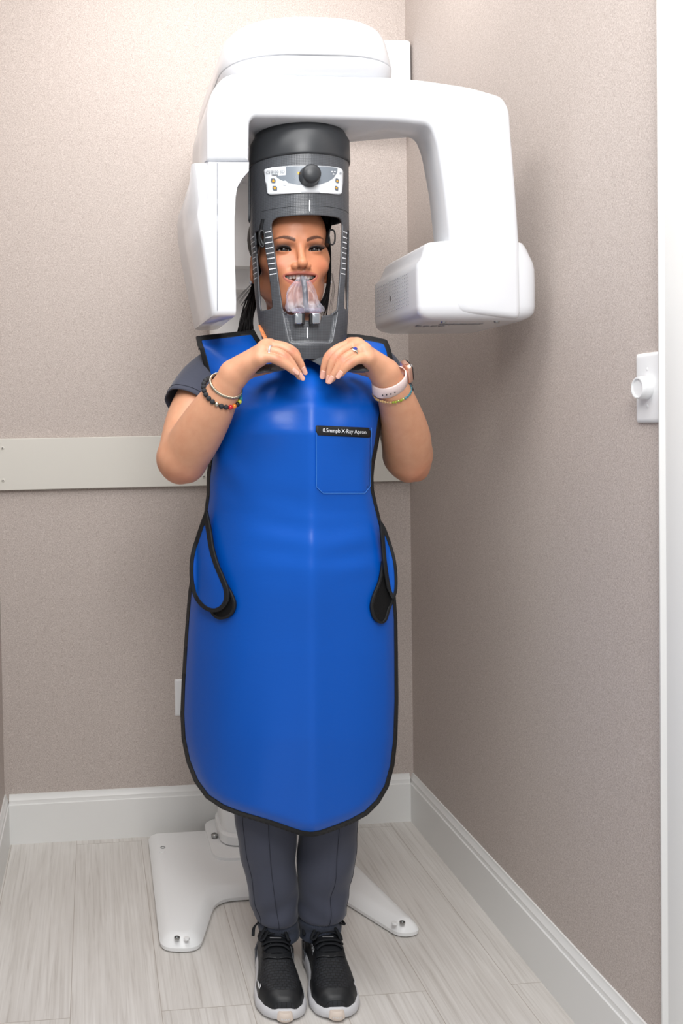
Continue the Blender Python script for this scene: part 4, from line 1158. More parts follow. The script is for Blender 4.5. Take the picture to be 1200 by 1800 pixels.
# ---- nails
M_nail = mat('glossy_pale_nail', (226, 172, 154), 0.15, coat=0.6)
def nails(fgs):
    for fgr in fgs:
        (a, ra), (b, rb) = fgr[-2], fgr[-1]
        T = (b-a)/np.linalg.norm(b-a)
        up_ = np.array([0, -0.8, 0.45]); N = up_-(up_ @ T)*T; N /= np.linalg.norm(N); B = np.cross(T, N)
        c = b-T*0.0015
        rr_ = rb+0.0004
        V = []
        nu, nv = 9, 12
        rings = []
        for i in range(nv):
            t = i/(nv-1); wdt = 0.80*(math.sqrt(min(1, 0.45+t*3)))*(1 if t < 0.72 else math.sqrt(max(0.04, 1-((t-0.72)/0.29)**2)))
            r_ = ra+(rb-ra)*(0.55+0.5*t)+0.0002
            rings.append([a+T*(np.linalg.norm(b-a)*0.62+0.0160*t)+r_*(N*math.cos(p_)*(1-0.05*t)+B*math.sin(p_)) for p_ in np.linspace(-wdt, wdt, nu)])
        v, f = loft(rings, False, False, closed=False)
        mk('fingernail', v, f, M_nail, PR, smooth=180, solid=0.0006, solid_off=-1)
nails(fg1); nails(fg2)

# ---- hair: cap, side strands and a low ponytail
M_hair = mat('black_hair', (12, 9, 9), 0.5, 0, 0.25)
rng = np.random.RandomState(7)
def cap_pt(th, ph):    # th around (0 = front, + right), ph from the crown
    st, ct = math.sin(th), math.cos(th)
    r = np.array([0.0775+0.012*max(0.0, math.sin((abs(th)-1.35)*1.6) if 1.35 < abs(th) < 3.3 else 0.0), 0.099, 0.084])
    return hp(r[0]*math.sin(ph)*st, -0.018+r[1]*math.sin(ph)*ct, 0.042+r[2]*math.cos(ph))
rings = []
for k in range(15):
    ring = []
    for i in range(56):
        th = 2*math.pi*i/56-math.pi
        lim = np.interp(abs(th), [0, 0.35, 0.6, 0.9, 1.2, 1.7, math.pi], [1.0, 1.10, 1.26, 1.50, 1.85, 2.2, 2.3])
        ph = max(0.02, lim*k/14); p = cap_pt(th, ph)
        ring.append(p+(p-hp(0, -0.018, 0.042))*0.012*math.sin(th*26+2*math.sin(ph*3)))
    rings.append(ring)
v, f = loft(rings, True, False)
hair = mk('hair', v, f, M_hair, PR, smooth=180, solid=0.006)
V, Fc = [], []
def strand(pts, r0, n=12):
    global V, Fc
    pa = smooth_path(pts, n); rr_ = r0*np.sin(np.linspace(0.35, math.pi-0.12, n))**0.6
    v, f = tube(pa, rr_, 5); V, Fc = merge((V, Fc), (v, f))
# tail behind the left ear, falling to the shoulder
for i in range(90):
    a = rng.normal(0, 1); b = rng.normal(0, 1); e = rng.uniform(-1, 1)
    strand([tuple(P(462+3*a, 470+6*b, 2.0)), tuple(P(452+4*a, 500+4*b, 2.01+0.008*b)), tuple(P(440+5*e+3*a, 535, 1.995+0.010*b)), tuple(P(433+11*e, 562, 1.985+0.012*b)), tuple(P(431+13*e+2*a, 592+rng.uniform(-10, 3), 1.98+0.012*b))], 0.0019)
for i in range(14):
    a = rng.uniform(-1, 1)
    strand([tuple(P(447+2*a, 495, 1.99)), tuple(P(438+4*a, 508+3*a, 1.985)), tuple(P(428+5*a, 520+5*a, 1.98)), tuple(P(419+5*a, 532+6*a, 1.975))], 0.00035)
mk('ponytail', V, Fc, M_hair, PR, smooth=180)
V, Fc = [], []
for i in range(34):
    a = rng.uniform(-1, 1); b = rng.uniform(-1, 1)
    strand([tuple(hp(0.066+0.002*a, 0.030+0.006*b, 0.06)), tuple(hp(0.0745+0.002*a, 0.012+0.006*b, 0.02)), tuple(hp(0.0785+0.002*a, -0.002+0.006*b, -0.03)), tuple(hp(0.074+0.004*a, -0.006+0.006*b, -0.075)), tuple(hp(0.060+0.012*a, -0.008+0.008*b, -0.115-0.01*a))], 0.0014)
for i in range(3):
    a = (i-1)*0.8
    strand([tuple(P(583+a, 480, 1.88)), tuple(P(586+2*a, 505, 1.87)), tuple(P(583+3*a, 530, 1.865)), tuple(P(580+2*a, 556, 1.86))], 0.0004)
mk('side_strands', V, Fc, M_hair, PR, smooth=180)
V, Fc = [], []
for i in range(34):
    a = rng.uniform(-1, 1); b = rng.uniform(-1, 1)
    strand([tuple(hp(-0.066+0.002*a, 0.030+0.006*b, 0.07)), tuple(hp(-0.0745+0.002*a, 0.016+0.006*b, 0.02)), tuple(hp(-0.0770+0.002*a, 0.006+0.006*b, -0.02)), tuple(hp(-0.072+0.002*a, -0.01+0.008*b, -0.06)), tuple(hp(-0.066+0.002*a, -0.04+0.01*b, -0.08))], 0.0016)
mk('side_strands', V, Fc, M_hair, PR, smooth=180)
# ear studs
M_gem = mat('clear_stud', (230, 232, 238), 0.1, 0.6)
for s in (1, -1):
    mk('ear_stud', *ball(hp(s*0.083, -0.012, -0.050), 0.0030, 8, 6), M_gem, PR, smooth=0)

# ================================================================== clothes
def fabric(name, col, rough, weave, strength, sheen=0.0, spec=0.3, dist=0.0006):
    m = mat(name, col, rough, 0, spec, sheen=sheen)
    nt = m.node_tree; b = nt.nodes['Principled BSDF']
    tc = nt.nodes.new('ShaderNodeTexCoord')
    n = nt.nodes.new('ShaderNodeTexNoise'); n.inputs['Scale'].default_value = weave; n.inputs['Detail'].default_value = 3
    mp = nt.nodes.new('ShaderNodeMapping'); mp.inputs['Scale'].default_value = (0.35, 0.35, 1.0)
    nt.links.new(tc.outputs['Object'], mp.inputs['Vector']); nt.links.new(mp.outputs[0], n.inputs['Vector'])
    bp = nt.nodes.new('ShaderNodeBump'); bp.inputs['Strength'].default_value = strength; bp.inputs['Distance'].default_value = dist
    nt.links.new(n.outputs['Fac'], bp.inputs['Height']); nt.links.new(bp.outputs['Normal'], b.inputs['Normal'])
    return m
M_blue = fabric('royal_blue_nylon', (0, 84, 184), 0.38, 160, 0.3, 0.0, 0.40)
M_bind = fabric('black_binding', (30, 31, 33), 0.6, 500, 0.4)
M_velcro = fabric('black_hook_tape', (14, 14, 15), 0.8, 1500, 0.9)
M_scrub = fabric('slate_grey_scrub', (72, 75, 88), 0.75, 300, 0.3, 0.2, 0.2)
M_rib = fabric('slate_ribbed_cuff', (64, 69, 82), 0.8, 300, 0.3, 0.2, 0.2)
M_thread = mat('dark_thread', (38, 40, 52), 0.8)
outline = [(345,592),(370,589),(395,586.5),(420,583.5),(446,580.5),(452,592),(461,604),(475,612),(500,617),(530,619),(560,617),(590,606),(605,594),(611,588),(630,589),(655,592.5),(679,598),
 (686,615),(690,635),(690,655),(686,680),(678,710),(670,740),(664,780),(657,815),(655,840),(656,862),(661,885),(672,930),(682,970),(689,1005),(694,1045),(697,1090),(698,1150),(699,1230),(697,1300),(692,1345),(682,1383),(666,1411),(645,1432),(618,1447),(590,1458),(565,1467),(548,1470),(530,1468),(508,1461),(480,1451),(450,1442),(420,1433),(390,1421),(362,1402),(342,1374),(328,1338),(320,1298),(318,1255),(320,1200),(324,1140),(328,1085),(332,1040),(339,990),(350,940),(360,900),(364,870),(364,840),(367,810),(374,765),(375,725),(369,685),(360,645),(352,615)]
outline = np.array(outline, float)
def Yap(px, py):
    px = np.asarray(px, float); py = np.asarray(py, float)
    yc = np.interp(py, [575, 590, 605, 625, 650, 680, 715, 760, 840, 900, 1000, 1150, 1300, 1480], [1.945, 1.930, 1.900, 1.865, 1.83, 1.79, 1.758, 1.745, 1.752, 1.76, 1.752, 1.752, 1.757, 1.772])
    x = (px-549)*1.07e-3
    up = np.clip((700-py)/90, 0, 1)             # shoulders
    rid = (np.sqrt(x*x+0.011**2)-0.011)*np.exp(-np.abs(x)/0.16)
    side = np.abs(x)/0.17
    y = yc + (1-up)*(0.66*rid+0.070*side**3.2) + up*(0.02*side)
    # bust, stomach and hip fullness
    for cx_, cy_, sx_, sy_, a in ((462, 735, 48, 50, 0.022), (628, 735, 44, 50, 0.022), (540, 1010, 120, 90, 0.012)):
        y = y - a*np.exp(-((px-cx_)/sx_)**2-((py-cy_)/sy_)**2)
    # soft drape folds
    y = y + 0.0035*np.sin(px/23.0+py/90.0)*np.clip((py-1050)/250, 0, 1)*np.exp(-((px-430)/70)**2)
    y = y + 0.0030*np.sin((px+py*0.5)/26)*np.exp(-((px-400)/40)**2-((py-900)/90)**2)
    y = y + 0.0022*np.sin(py/9.0+px/50.0)*np.exp(-((px-620)/55)**2-((py-965)/45)**2)
    y = y + 0.0016*np.sin(py/8.0-px/70.0)*np.exp(-((px-500)/60)**2-((py-930)/60)**2)
    y = y + 0.0030*np.sin((py-px)/14.0)*np.exp(-((px-400)/30)**2-((py-830)/50)**2)
    return y
def apron_xyz(px, py, off=0.0):
    px = np.atleast_1d(px).astype(float); py = np.atleast_1d(py).astype(float)
    Y = Yap(px, py)-off
    d = -sd_poly(px, py, outline)
    t = np.clip(1-d/22.0, 0, 1)
    Y = Y+0.020*t**2*np.clip((py-640)/60, 0, 1)+0.006*t**2
    return np.array([P(a, b, c) for a, b, c in zip(px, py, Y)])
us = np.arange(310, 706, 5.0); vs = np.arange(574, 1478, 6.0)
ap = mk('lead_apron', *clip_surface(us, vs, lambda U, V: apron_xyz(U, V), lambda U, V: sd_poly(U, V, outline)), M_blue, PR, smooth=180, solid=0.005, solid_off=-1)
ap['label'] = 'royal blue knee-length lead apron with black binding'
def bindw(U, V): return np.interp(V, [600, 700, 900, 1100, 1350, 1440], [7, 6.5, 4, 4.5, 6, 7])
def band(U, V):
    s = sd_poly(U, V, outline)
    return np.maximum(s-1.2, -s-bindw(U, V))
mk('binding', *clip_surface(np.arange(308, 708, 3.0), np.arange(572, 1480, 3.0), lambda U, V: apron_xyz(U, V, 0.0018), band), M_bind, ap, smooth=180, solid=0.009, solid_off=-1)
# folded-back strip of binding at the shoulder end
# pocket with black label
def ap_patch(name, poly, off, m, step=6, solid=0.0):
    poly = np.array(poly, float); x0, y0 = poly.min(0)-1; x1, y1 = poly.max(0)+1
    us = np.linspace(x0, x1, max(3, int((x1-x0)/step)+1)); vs = np.linspace(y0, y1, max(3, int((y1-y0)/step)+1))
    v, fc = clip_surface(us, vs, lambda U, V: apron_xyz(U, V, off), lambda U, V: sd_poly(U, V, poly))
    return mk(name, v, fc, m, ap, smooth=60, solid=solid, solid_off=-1)
pk = [(555.5, 748), (652.5, 752), (651, 854), (641, 867), (568, 867), (556, 856)]
ap_patch('pocket', pk, 0.0022, M_blue, 5, 0.002)
edge = pk+[pk[0]]; dens = []
for a, b in zip(edge[:-1], edge[1:]):
    for t in np.linspace(0, 1, 14, endpoint=False): dens.append((a[0]+(b[0]-a[0])*t, a[1]+(b[1]-a[1])*t))
dens = dens[14:]+dens[:1]
dd_ = np.array(dens); mk('pocket_stitching', *tube(apron_xyz(dd_[:, 0], dd_[:, 1], 0.0026), 0.00055, 5), mat('pale_blue_thread', (70, 140, 226), 0.6), ap)
ap_patch('pocket_label', [(555, 747.5), (652, 752), (651, 769.5), (555.5, 765)], 0.0034, M_bind, 6, 0.0012)
ft_v, ft_f = text_on('0.5mmpb X-Ray Apron', 567.5, 759.5, 76, 7.2, lambda a, b: apron_xyz(a, b, 0.0042)[0], slope=0.045)
mk('label_lettering', ft_v, ft_f, M_mark, ap, smooth=0)
# wrap-around side flaps with hook tape
def flap(name, poly, off, m, edge_w=None, em=None, bulge=0.0, solid=0.004):
    poly = np.array(poly, float)
    cpx, cpy = poly.mean(0)
    def f(U, V, o=off):
        U = np.asarray(U); V = np.asarray(V)
        Y = Yap(np.clip(U, 345, 684), V)-o-bulge*np.exp(-((U-cpx)/22)**2-((V-cpy)/50)**2)
        return np.array([P(a, b, c) for a, b, c in zip(U, V, Y)])
    x0, y0 = poly.min(0)-2; x1, y1 = poly.max(0)+2
    us = np.arange(x0, x1+2, 2.2); vs = np.arange(y0, y1+2, 3)
    o = mk(name, *clip_surface(us, vs, f, lambda U, V: sd_poly(U, V, poly)), m, ap, smooth=180, solid=solid, solid_off=-1)
    if edge_w:
        mk('flap_binding', *clip_surface(us, vs, lambda U, V: f(U, V, off+0.002), lambda U, V: np.maximum(sd_poly(U, V, poly)-0.5, -sd_poly(U, V, poly)-edge_w)), em, o, smooth=180, solid=0.005, solid_off=-1)
    return o
def sp(pts, n=60): 
    p = smooth_path(pts+[pts[0]], n)[:-1]; return p
flap('hook_tape_tab', sp([(368,960),(380,1000),(393,1022),(405,1042),(412,1062),(407,1079),(393,1088),(378,1086),(367,1070),(360,1030)]), 0.010, M_velcro, 4.0, M_bind, 0.0)
flap('side_flap', sp([(361,897),(368,930),(373,962),(381,990),(391,1014),(399,1036),(399,1056),(389,1071),(373,1076),(356,1069),(342,1052),(335,1028),(333,1000),(336,972),(345,942),(353,918)], 80), 0.020, M_blue, 6.5, M_bind, 0.008)
flap('hook_tape_tab', sp([(674,985),(668,1020),(657,1048),(653,1068),(658,1087),(669,1096),(679,1091),(686,1070),(692,1052),(690,1020),(682,995)]), 0.008, M_velcro, 3.5, M_bind, 0.0)
flap('side_flap', sp([(669,915),(672,950),(675,985),(679,1015),(684,1040),(691,1053),(697,1040),(698,1015),(695,985),(687,955),(677,928)], 70), 0.016, M_blue, 4.5, M_bind, 0.003)

# ---- scrub top: torso and two short sleeves
rings = []
for py, hw, cx_, dp in ((600, 0.07, 520, 0.05), (612, 0.125, 520, 0.075), (640, 0.155, 520, 0.09), (700, 0.150, 520, 0.100), (760, 0.140, 520, 0.110), (850, 0.135, 520, 0.100), (950, 0.150, 522, 0.105), (1050, 0.165, 524, 0.11), (1090, 0.168, 524, 0.11)):
    c = P(cx_, py, 1.955)
    rings.append([c+np.array([hw*math.copysign(abs(math.cos(a))**0.85, math.cos(a)), -dp*math.sin(a), 0]) for a in np.linspace(0, 2*math.pi, 40, endpoint=False)])
st_ = mk('scrub_top', *loft(rings, True, False), M_scrub, PR, smooth=180)
def sleeve_mesh(path, ra, rb, name='sleeve'):
    pa = smooth_path([tuple(p)+(r,) for p, r in path], 22); pts = pa[:, :3]; T = np.gradient(pts, axis=0); T /= np.linalg.norm(T, axis=1)[:, None]
    rings = []
    for i in range(22):
        n = np.cross(T[i], [0, 1.0, 0]); n /= np.linalg.norm(n); b = np.cross(T[i], n)
        r = pa[i, 3]
        rings.append([pts[i]+(n*math.cos(a)+b*math.sin(a))*r*(1+0.025*math.sin(3*a+i*0.35)+0.012*math.sin(7*a-i*0.2)) for a in np.linspace(0, 2*math.pi, 40, endpoint=False)])
    o = mk(name, *loft(rings, True, False), M_scrub, st_, smooth=180, solid=0.0025, solid_off=-1)
    k = 19
    mk('hem_stitching', *tube([q_ + (q_-pts[k])*0.012 for q_ in rings[k]]+[rings[k][0]], 0.0005, 5), M_thread, o)
    # dark gap inside the hem
sleeve_mesh([(P(405, 650, 1.985), 0.036), (P(385, 652, 1.980), 0.050), (P(362, 672, 1.960), 0.053), (P(344, 698, 1.940), 0.0555), (P(333, 717, 1.925), 0.0575)], 0, 0)
sleeve_mesh([(P(640, 650, 2.0), 0.040), (P(656, 652, 2.0), 0.052), (P(670, 668, 1.99), 0.053), (P(678, 684, 1.982), 0.052), (P(684, 699, 1.975), 0.052)], 0, 0)
# small patterned lanyard at the neck
lan = smooth_path([tuple(P(463, 588, 1.855)), tuple(P(458, 577, 1.87)), tuple(P(457, 571, 1.89))], 8)
mlan = mat('orange_print_ribbon', (206, 120, 70), 0.6, noise=(260, 0.75))
mk('lanyard', *tube([P(468, 597, 1.838), P(463, 588, 1.842), P(459, 579, 1.850), P(457, 572, 1.862)], 0.0042, 8, flat=0.25, upv=(0.3, -1, 0.2)), mlan, PR)

# ---- trousers: each leg lofted with folds, ribbed cuffs
def leg(rows, seed, sx):
    rg = np.random.RandomState(seed)
    ctrl = [(py, xl, xr, Y, dp) for py, xl, xr, Y, dp in rows]
    ca = smooth_path(ctrl, 110); rings = []
    for i, (py, xl, xr, Y, dp) in enumerate(ca):
        c = P((xl+xr)/2, py, Y); hw = (xr-xl)/2/F_PX*Y
        ring = []
        for a in np.linspace(0, 2*math.pi, 72, endpoint=False):
            w_ = np.clip((py-1440)/60, 0, 1)*np.clip((1612-py)/30, 0, 1)
            fold = 0.0030*math.sin(py/13.0+2.2*math.sin(a)*sx+1.3*math.cos(a))*w_ + 0.0022*math.sin(py/7.5-3*a*sx)*np.clip((py-1540)/40, 0, 1)*np.clip((1612-py)/20, 0, 1)
            cre = 0.003*math.exp(-((math.cos(a)-0.0)/0.10)**2)*(math.sin(a) > 0)*w_
            r = 1.0
            ring.append(c+np.array([(hw+fold*0.6)*math.cos(a), -(dp+fold+cre)*math.sin(a), 0]))
        rings.append(ring)
    return ca, rings
legL = [(1010, 400, 540, 1.955, 0.09), (1200, 402, 528, 1.95, 0.085), (1350, 407, 524, 1.95, 0.075), (1432, 411, 522, 1.955, 0.068), (1480, 418, 521, 1.96, 0.064), (1530, 428, 521, 1.962, 0.060), (1570, 436, 524, 1.963, 0.058), (1598, 444, 525, 1.965, 0.059), (1608, 447, 524, 1.966, 0.056), (1613, 455, 520, 1.966, 0.046)]
legR = [(1010, 520, 662, 1.96, 0.09), (1200, 524, 650, 1.955, 0.085), (1350, 526, 638, 1.955, 0.075), (1432, 527, 629, 1.955, 0.068), (1480, 524, 626, 1.96, 0.064), (1530, 521, 622, 1.962, 0.060), (1555, 521, 612, 1.963, 0.057), (1578, 522, 611, 1.965, 0.056), (1596, 521, 609, 1.966, 0.057), (1603, 522, 606, 1.966, 0.055), (1608, 526, 598, 1.966, 0.046)]
tro = None
for rows, sd, sx in ((legL, 1, 1), (legR, 2, -1)):
    ca, rings = leg(rows, sd, sx)
    if tro is None:
        # hip yoke joins both legs under the apron
        hip = []
        for py, hw in ((960, 0.160), (1010, 0.172), (1050, 0.172)):
            c = P(530, py, 1.957); hip.append([c+np.array([hw*math.cos(a), -0.105*math.sin(a), 0]) for a in np.linspace(0, 2*math.pi, 48, endpoint=False)])
        tro = mk('trousers', *loft(hip), M_scrub, PR, smooth=180)
    lg = mk('trouser_leg', *loft(rings), M_scrub, tro, smooth=180)
    for a_ in ((math.pi*0.52, math.pi*0.80) if sx > 0 else (math.pi*0.46, math.pi*0.12)):
        k = int(a_/(2*math.pi)*72)
        pth = [rings[i][k] + (rings[i][k]-np.mean(rings[i], axis=0))*0.008 for i in range(30, 106, 2)]
        mk('leg_seam', *tube(pth, 0.0006, 5), M_thread, tro)
    # ribbed cuff
    last = ca[-1]; rr2 = []
    bot = (1645, 456, 525) if sx > 0 else (1640, 527, 597)
    for t in np.linspace(0, 1, 26):
        py = last[0]-4+(bot[0]-last[0]+4)*t
        xl = last[1]+(bot[1]-last[1])*t-1.5*math.sin(math.pi*t*2.0)-2; xr = last[2]+(bot[2]-last[2])*t+1.5*math.sin(math.pi*t)+1
        Y = 1.966; c = P((xl+xr)/2, py, Y); hw = (xr-xl)/2/F_PX*Y
        dp = 0.047-0.002*t+0.0025*math.sin(t*9)
        rr2.append([c+np.array([(hw+0.0007*(k % 2))*math.cos(2*math.pi*k/150), -(dp+0.0012*(k % 2))*math.sin(2*math.pi*k/150), 0.004*math.sin(2*math.pi*k/150*1+1)*t]) for k in range(150)])
    mk('ribbed_cuff', *loft(rr2, False, True), M_rib, tro, smooth=60)
# ---- sneakers
def shoe_materials():
    m = bpy.data.materials.new('black_knit_upper'); m.use_nodes = True; nt = m.node_tree; b = nt.nodes['Principled BSDF']
    tc = nt.nodes.new('ShaderNodeTexCoord'); br = nt.nodes.new('ShaderNodeTexBrick')
    br.inputs['Scale'].default_value = 1.0; br.inputs['Brick Width'].default_value = 0.009; br.inputs['Row Height'].default_value = 0.0055; br.inputs['Mortar Size'].default_value = 0.0008; br.inputs['Mortar Smooth'].default_value = 0.4
    br.inputs['Color1'].default_value = rgb(34, 37, 42); br.inputs['Color2'].default_value = rgb(26, 28, 33); br.inputs['Mortar'].default_value = rgb(10, 11, 12)
    nt.links.new(tc.outputs['Object'], br.inputs['Vector']); nt.links.new(br.outputs['Color'], b.inputs['Base Color'])
    bp = nt.nodes.new('ShaderNodeBump'); bp.inputs['Strength'].default_value = 0.6; bp.inputs['Distance'].default_value = 0.001; bp.invert = True
    nt.links.new(br.outputs['Fac'], bp.inputs['Height']); nt.links.new(bp.outputs['Normal'], b.inputs['Normal'])
    b.inputs['Roughness'].default_value = 0.55
    return m
M_upper = shoe_materials()
M_toe = mat('black_toe_overlay', (22, 24, 27), 0.45); M_sole = mat('white_rubber_sole', (205, 205, 208), 0.55); M_air = mat('dark_grey_air_unit', (88, 92, 100), 0.3)
M_lace = fabric('black_lace', (24, 26, 30), 0.7, 900, 0.5); M_bump = mat('cream_toe_bumper', (222, 208, 196), 0.5)
def sneaker(heel, toe, outer, lab):
    heel = np.array(heel, float); toe = np.array(toe, float)
    u = (toe-heel); L = np.linalg.norm(u); u /= L; v = np.cross(Z_, u)*1.0
    # v points to picture-left or right depending on foot; outer = +1 when v points outward
    S = root('sneaker', (heel+toe)/2, lab, 'sneaker') if False else PR
    def hw(s, side=0):
        base = np.interp(s, [0, 0.06, 0.2, 0.35, 0.5, 0.68, 0.82, 0.92, 0.975, 1.0], [0.016, 0.030, 0.036, 0.035, 0.037, 0.0445, 0.0445, 0.036, 0.023, 0.009])
        return base
    def bend(s): return v*(0.006*math.sin(math.pi*min(1, max(0, s)))*outer)
    def zt(s): return np.interp(s, [0, 0.05, 0.15, 0.3, 0.42, 0.55, 0.68, 0.8, 0.9, 0.96, 1.0], [0.070, 0.083, 0.090, 0.098, 0.097, 0.086, 0.071, 0.059, 0.051, 0.043, 0.030])
    zs = lambda s: np.interp(s, [0, 0.3, 0.7, 1.0], [0.034, 0.030, 0.024, 0.022])
    def up_pt(s, th, off=0.0):
        s_ = 0.015+0.965*s
        w_ = hw(s_)+off; h = zt(s_)-zs(s_)*0.8+off
        c, s2 = math.cos(th), math.sin(th)
        return heel+u*(L*s_)+bend(s_)+v*(w_*math.copysign(abs(c)**0.72, c))+Z_*(zs(s_)*0.8+h*abs(s2)**0.80)
    rings = []
    for s in np.concatenate([[0.0], np.linspace(0.02, 0.97, 34), [1.0]]):
        rings.append([up_pt(s, t) for t in np.linspace(0, math.pi, 33)])
    sh = mk('sneaker', *loft(rings, True, True, closed=False), M_upper, PR, smooth=180)
    # sole with flared edge
    rings = []
    def sole_ring(k, z, lift=0):
        out = []
        ss = 0.5-0.5*np.cos(np.linspace(0, math.pi, 40))
        for s in ss: out.append(heel+u*(L*s)*1.0+bend(s)+v*(hw(s)*1.04+k)+Z_*(z*zs(s)/0.03+lift*max(0, s-0.8)**2))
        for s in ss[::-1][1:-1]: out.append(heel+u*(L*s)+bend(s)-v*(hw(s)*1.04+k)+Z_*(z*zs(s)/0.03+lift*max(0, s-0.8)**2))
        c = np.mean(out, axis=0); return [c+(p-c)*(1+k*4) for p in out]
    rings = [sole_ring(-0.004, 0.0, 0.12), sole_ring(0.0015, 0.003, 0.1), sole_ring(0.004, 0.012), sole_ring(0.003, 0.024), sole_ring(0.0005, 0.031), sole_ring(-0.004, 0.034)]
    mk('sole', *loft(rings), M_sole, sh, smooth=50)
    # grey air unit around the heel
    V, F_ = clip_surface(np.linspace(-0.30, 0.30, 40), np.linspace(0.004, 0.040, 12),
        lambda U, W: np.array([heel+u*(L*(abs(a)*0.95-0.012))+bend(abs(a))+v*math.copysign(hw(abs(a))*1.04+0.0045, a)*(1 if abs(a) > 0.004 else 0)+Z_*b for a, b in zip(U, W)]),
        lambda U, W: np.maximum(np.abs(U)-0.29, np.abs(W-0.021)-0.016))
    mk('air_unit', V, F_, M_air, sh, smooth=180, solid=0.004)
    # toe overlay and bumper
    def decal(name, poly, off, m, ns=20, nt_=20, solid=0.0):
        poly = np.array(poly, float); a0, b0 = poly.min(0)-0.01; a1, b1 = poly.max(0)+0.01
        vv, ff = clip_surface(np.linspace(a0, a1, ns), np.linspace(b0, b1, nt_), lambda U, W: np.array([up_pt(min(1.0, a), b, off) for a, b in zip(U, W)]), lambda U, W: sd_poly(U, W, poly))
        return mk(name, vv, ff, m, sh, smooth=180, solid=solid)
    P0 = math.pi
    decal('toe_overlay', round_poly([(0.66, 0.0), (0.70, 0.35), (0.80, 0.62), (0.905, 1.0), (0.925, P0/2), (0.905, P0-1.0), (0.80, P0-0.62), (0.70, P0-0.35), (0.66, P0), (0.999, P0), (0.999, 0)], 0.03, 4), 0.0012, M_toe, 40, 50)
    cb = heel+u*L*0.992+Z_*0.0135
    rg = []
    for k, (dz, kk) in enumerate(((-0.008, 0.66), (-0.006, 0.78), (0.006, 0.70), (0.0095, 0.56))):
        rg.append([cb+Z_*dz+v*(0.021*kk*math.cos(t))+u*(0.0120*(0.85 if k in (0, 3) else 1)*math.sin(t)) for t in np.linspace(0, math.pi, 16)]+[cb+Z_*dz-u*0.01-v*0.013, cb+Z_*dz-u*0.01+v*0.013])
    bp_ = mk('toe_bumper', *loft(rg), M_bump, sh, smooth=50)
    tv, tf = text_mesh('max'); x0, x1 = tv[:, 0].min(), tv[:, 0].max()
    def bpt(x, z): 
        t = math.pi/2 + (x-0.5)*1.15; return cb+Z_*(z)-v*0+v*(0.0155*math.cos(t))*1.0+u*(0.0123*math.sin(t))
    mk('bumper_lettering', [bpt(1-(a-x0)/(x1-x0), -0.003+b*0.008) for a, b, _ in tv], tf, M_mark, bp_, smooth=0)
    # swoosh-shaped marks on the toe and quarter
    def check(s0, t0, ds, dt, name='white_tick'):
        pts = [(0, 0.45), (0.25, 0.12), (0.5, 0.10), (1.0, 0.62), (0.55, 0.30), (0.30, 0.34), (0.16, 0.50), (0.05, 0.78), (-0.02, 0.70)]
        decal(name, [(s0+a*ds, t0+b*dt) for a, b in pts], 0.0022, M_mark, 26, 26)
    to = 0.42 if outer > 0 else P0-0.42
    sg = 1 if outer > 0 else -1
    decal('white_tick', [(0.715, to), (0.76, to+sg*0.10), (0.83, to+sg*0.13), (0.79, to+sg*0.20), (0.83, to+sg*0.24), (0.835, to+sg*0.05), (0.78, to-sg*0.02)], 0.0022, M_mark, 30, 30)
    if outer > 0: decal('white_tick', [(0.10, to+0.1), (0.16, to+0.32), (0.42, to+0.62), (0.30, to+0.36), (0.18, to+0.02)], 0.0022, M_mark, 30, 30)
    tvv, tff = text_mesh('AIR'); q0, q1 = tvv[:, 0].min(), tvv[:, 0].max()
    ti = P0-0.62 if outer > 0 else 0.62
    mk('side_lettering', [up_pt(0.46+(0.13 if outer < 0 else -0.13)*((a-q0)/(q1-q0)-0.5)*-1, ti+(0.30*b if outer < 0 else -0.30*b), 0.002) for a, b, _ in tvv], tff, M_mark, sh, smooth=0)
    # tongue, eyelets, laces
    tg = decal('tongue', round_poly([(0.24, P0/2-0.75), (0.60, P0/2-0.42), (0.60, P0/2+0.42), (0.24, P0/2+0.75)], 0.05, 5), 0.0030, M_lace, 20, 16, 0.003)
    decal('eyestay', [(0.22, P0/2-1.0), (0.62, P0/2-0.60), (0.655, P0/2), (0.62, P0/2+0.60), (0.22, P0/2+1.0), (0.22, P0/2+0.78), (0.59, P0/2+0.40), (0.615, P0/2), (0.59, P0/2-0.40), (0.22, P0/2-0.78)], 0.0040, M_toe, 40, 40, 0.003)
    for i, s in enumerate((0.565, 0.505, 0.445, 0.385, 0.325)):
        a = 0.50+0.09*i
        pth = [up_pt(s+0.012*math.sin(k*math.pi/10)*(1 if i % 2 else -1), P0/2-a+2*a*k/10, 0.0065+0.002*math.sin(math.pi*k/10)) for k in range(11)]
        mk('lace', *tube(pth, 0.0042, 8, flat=0.5, upv=Z_), M_lace, sh, smooth=180)
    for s in (0.535, 0.475): 
        mk('lace_loop_mark', *tube([up_pt(s, P0/2-0.16, 0.0062), up_pt(s-0.004, P0/2+0.16, 0.0062)], 0.0009, 5), mat('pale_stitch', (150, 150, 152), 0.6), sh)
    kn = up_pt(0.33, P0/2, 0.014)
    mk('lace_knot', *ball(kn, (0.008, 0.007, 0.006), 10, 8), M_lace, sh, smooth=180)
    def wig(pts): mk('lace_bow', *tube(smooth_path([tuple(p) for p in pts], 24), 0.0034, 8, flat=0.55, upv=Z_), M_lace, sh, smooth=180)
    lr = 1.0
    wig([kn, kn+v*0.024+u*0.012+Z_*0.004, kn+v*0.040+u*0.004-Z_*0.004, kn+v*0.036-u*0.008-Z_*0.002, kn+v*0.016-u*0.006, kn])
    wig([kn, kn-v*0.020+u*0.020+Z_*0.001, kn-v*0.034+u*0.034-Z_*0.014, kn-v*0.026+u*0.036-Z_*0.014, kn-v*0.010+u*0.014, kn])
    wig([kn, kn+v*0.018+u*0.022-Z_*0.002, kn+v*0.026+u*0.040-Z_*0.016])
